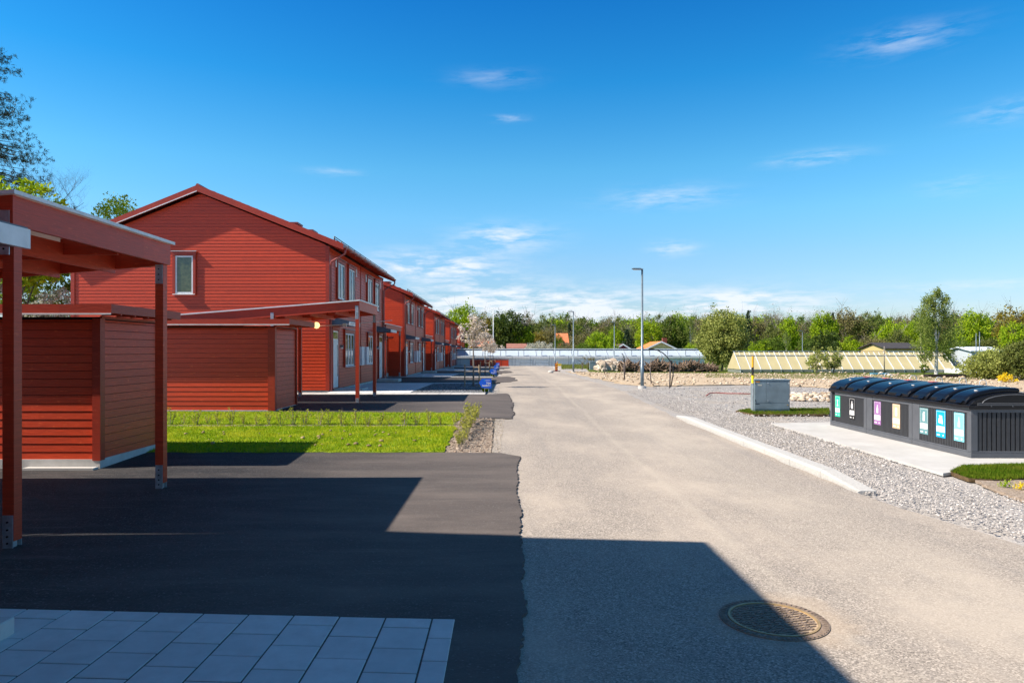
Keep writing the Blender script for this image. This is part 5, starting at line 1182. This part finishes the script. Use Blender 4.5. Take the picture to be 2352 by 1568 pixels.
while x < xb: b = MB(); b.prism([(YB+1.5,zr-.4*dn+.005),(YB+1.9,zr+.015),(YB+1.9,zr+.05),(YB+1.5,zr-.4*dn+.04)], x, x+.05, 'x'); b.build('short_bar', WHITE, r); x += .99
b = MB(); b.box(xa-.05,xb+.05,YB+1.86,YB+1.96,zr+.071,zr+.12); b.box(xa,xb,YB+1.42,YB+1.48,zr-.44*dn+.0,zr-.44*dn+.09); b.box(xa-.02,xb+.05,YB-.09,YB-.041,ze-.07,ze+.0); b.build('ridge_rail', GALV, r)
tag(r, 'long greenhouse with beige screened roof and white glazing bars', 'greenhouse')
b = MB(); xc = XZ(2200,64); b.prism([(62,EYE+(HZ-858)/F*64),(66,EYE+(HZ-847)/F*64),(66,EYE+(HZ-860)/F*64),(62,EYE+(HZ-862)/F*64)], xc, xc+2.6, 'x'); tag(b.build('cold_frame', WHITE), 'low white sloping frame at the right end of the beige greenhouse', 'cold frame')
b = MB(); b.box(XZ(2125,50),XZ(2235,50),49.6,50.2,g(33,50)+.0,g(33,50)+.22); tag(b.build('black_sheet_roll', DARKIN), 'long black roll on the ground behind the containers', 'roll')
b = MB(); b.box(XZ(2003,58),XZ(2036,58),57.8,58.4,g(30,58)+.02,g(30,58)+.12); tag(b.build('blue_tarpaulin', plain('blue_tarp', (.06,.30,.50), .5)), 'small blue tarpaulin on the ground before the beige greenhouse', 'tarpaulin')
# wire fence, rails, barrier, red fence
def fence(x0, x1, Y, h, step, label, name='wire_fence', mat=LAMPG):
    e = empty(name, (x0, Y, g(x0,Y))); n = int((x1-x0)/step); 
    for i in range(n+1):
        x = (x1-x0)*i/n; p = MB(); p.cyl(x,0,-.1,h,.035,6); p.build('post', mat, e)
    wv = MB()
    for z in np.linspace(.15, h-.05, 5): wv.tube([(0,-.04,z),(x1-x0,-.04,z)], .009 if z < h-.1 else .022, 4)
    x = .3
    while x < x1-x0: wv.tube([(x,-.045,.15),(x,-.045,h-.05)], .005, 3, False); x += .45
    wv.build('wire_mesh', mat, e); tag(e, label, 'fence')
fence(XZ(1090,109.5), XZ(1650,109.5), 109.5, 1.65, 3.0, 'grey wire mesh fence in front of the far greenhouse')
for i, (a, b_) in enumerate(((1194,1224),(1229,1261))):
    Y = 107; e = empty('guard_rail', (XZ(a,Y), Y, g(XZ(a,Y),Y))); L = (b_-a)/F*Y
    p = MB(); p.smooth = True; p.tube([(0,0,-.1),(.05,0,.80),(.15,0,.92),(L-.15,0,.92),(L-.05,0,.80),(L,0,-.1)], .03, 6); p.build('hoop_frame', LAMPG, e)
    p = MB(); p.tube([(.05,0,.5),(L-.05,0,.5)], .025, 6); p.build('rail', LAMPG, e)
    p = MB(); p.box(-.1,L+.1,-.1,.1,-.1,.12); p.build('footing', CONC, e); tag(e, ['left one of two tubular guard rails across the road end','right one of two tubular guard rails across the road end'][i], 'guard rail', 'guard rails at the road end')
X, Y = G(1278,852.5); e = empty('barrier_post', (X,Y,g(X,Y))); p = MB(); p.box(-.14,.14,-.02,.02,.05,.85); bo = p.build('panel', plain('barrier_red', (.42,.015,.012), .5), e)
for z in (.18,.42,.66): p = MB(); p.prism([(-.13,z),(-.13,z+.07),(.13,z+.15),(.13,z+.08)], -.024, -.0205, 'y'); p.build('stripe', bpy.data.materials['yellow_band'], bo)
p = MB(); p.box(-.4,.4,-.2,.2,-.02,.049); p.build('rubber_foot', DARKIN, e); p = MB(); p.cyl(.09,0,.85,1.0,.05,8); p.build('top_light', plain('amber_top', (.7,.3,.02), .4), e); tag(e, 'red and yellow striped barrier post on a black foot at the road edge', 'barrier post')
e = empty('board_fence', (XZ(1080,104),104,g(-4,104))); L = (1168-1080)/F*104
for i in range(5): p = MB(); x = L*i/5; p.box(x+.01,x+L/5-.04,0,.05,.05,1.02); p.build('panel', RED, e)
for i in range(6): p = MB(); x = L*i/5; p.box(x-.04,x+.01,-.03,.06,-.1,1.08); p.build('post', RED2, e)
p = MB(); p.box(-.05,L+.05,-.04,.08,1.081,1.12); p.build('cap_rail', REDM, e); tag(e, 'low red board fence at the end of the house row', 'fence')
X, Y = G(1285,840); p = MB(); p.box(X-.3,X+.3,Y-.2,Y+.2,g(X,Y),g(X,Y)+.28); p.box(X-.33,X+.33,Y-.23,Y+.23,g(X,Y)+.281,g(X,Y)+.34); tag(p.build('grit_box', bpy.data.materials['yellow_band']), 'low yellow box beside the barrier post', 'box')
X, Y = G(1265,856); p = MB(); sphere(p, (X,Y,g(X,Y)+.08), .28, 10, 6, .6); tag(p.build('boulder', GRAN), 'single white stone at the road edge by the barrier post', 'stone')
# flagpole and other poles
def pole(x, vt, Y, r_, mat, label, name='pole', vb=None):
    X = XZ(x,Y); p = MB(); p.smooth = True; p.cyl(X,Y,g(X,Y) if vb is None else EYE+(HZ-vb)/F*Y,EYE+(HZ-vt)/F*Y,r_,8,r_*.6); o = p.build(name, mat); tag(o, label, name.replace('_',' ')); return o
pole(1133,712,124,.10,WHITE,'white flagpole rising over the far blossom trees','flagpole')
pole(2031,795,64,.06,BARKL,'brown wooden post before the beige greenhouse','wooden_post')
pole(2115,762,100,.09,BARKL,'pale tall pole left of the tall birch','pole')
pole(2242,765,104,.07,LAMPG,'left one of two slim masts behind the right thicket','mast')
pole(2250,762,104,.07,LAMPG,'right one of two slim masts behind the right thicket','mast')
# far houses
def far_house(x0, x1, vE, vR, Y, dep, wallc, roofc, label, gable='front', wins=1, chim=None):
    X0, X1 = XZ(x0,Y), XZ(x1,Y); e = empty('far_house', (X0,Y,g(X0,Y))); zb = g(X0,Y); zE = EYE+(HZ-vE)/F*Y-zb; zR = EYE+(HZ-vR)/F*Y-zb; w_ = X1-X0
    wm = plain('far_wall', wallc, .8); rm = plain('far_roof', roofc, .8, .3, 0, .2, 2)
    b = MB()
    if gable == 'front': b.prism([(0,-.3),(w_,-.3),(w_,zE),(w_/2,zR-.15),(0,zE)], 0, dep, 'y')
    else: b.prism([(0,-.3),(dep,-.3),(dep,zE),(dep/2,zR-.15),(0,zE)], 0, w_, 'x')
    b.build('wall', wm, e)
    for s in (0, 1):
        b = MB()
        if gable == 'front':
            xe = -.4 if s == 0 else w_+.4; ke = zE-.4*(zR-zE)/(w_/2); b.prism([(xe,ke),(w_/2,zR),(w_/2,zR+.14),(xe,ke+.14)], -.4, dep+.4, 'y')
        else:
            ye = -.4 if s == 0 else dep+.4; ke = zE-.4*(zR-zE)/(dep/2); b.prism([(ye,ke),(dep/2,zR),(dep/2,zR+.14),(ye,ke+.14)], -.4, w_+.4, 'x')
        b.build('roof', rm, e)
        if gable == 'front':
            b = MB(); b.prism([(xe,ke-.12),(w_/2,zR-.12),(w_/2,zR+.16),(xe,ke+.16)], -.46, -.401, 'y'); b.build('verge_board', WHITE, e)
    for i in range(wins):
        xx = w_*(i+.5)/wins; b = MB(); b.box(xx-.6,xx+.6,-.05,-.002,zE-1.4,zE-.5); wf = b.build('window', WHITE, e); b = MB(); b.box(xx-.5,xx+.5,-.06,-.051,zE-1.3,zE-.6); b.build('pane', GLASS, wf)
    if chim is not None: b = MB(); cx = w_*chim; b.box(cx-.4,cx+.4,dep*.3,dep*.3+.8,zE,EYE+(HZ-vR+ -0)/F*Y-zb+.8); b.build('chimney', plain('brick_red', (.20,.06,.04), .9), e)
    tag(e, label, 'house', 'houses beyond the greenhouses'); return e
far_house(1086,1130,795,776,138,10,(.50,.42,.28),(.45,.15,.08),'red tiled cream house half behind the far blossom trees','side',2)
far_house(1168,1206,800,790,132,7,(.4,.3,.25),(.30,.14,.11),'low dull red roof right of the flagpole','side',0)
far_house(1284,1303,790,766,140,6,(.5,.4,.3),(.62,.20,.09),'orange-red roof slope by the far street lamp','side',0)
far_house(1411,1450,803,791,128,7,(.16,.02,.02),(.10,.05,.05),'small dark red gable with white verge left of the tallest lamp','front',0)
hh = far_house(1484,1552,801,785,128,9,(.55,.46,.20),(.62,.21,.07),'yellow house with orange roof and brick chimney right of the tallest lamp','front',1,.75)
far_house(2036,2112,800,788,112,8,(.50,.38,.16),(.055,.05,.052),'dark roofed house with a yellow wall behind the beige greenhouse','side',2)
far_house(2232,2300,806,798,108,6,(.4,.45,.5),(.55,.62,.70),'pale blue-grey roof behind the right thicket','side',0)
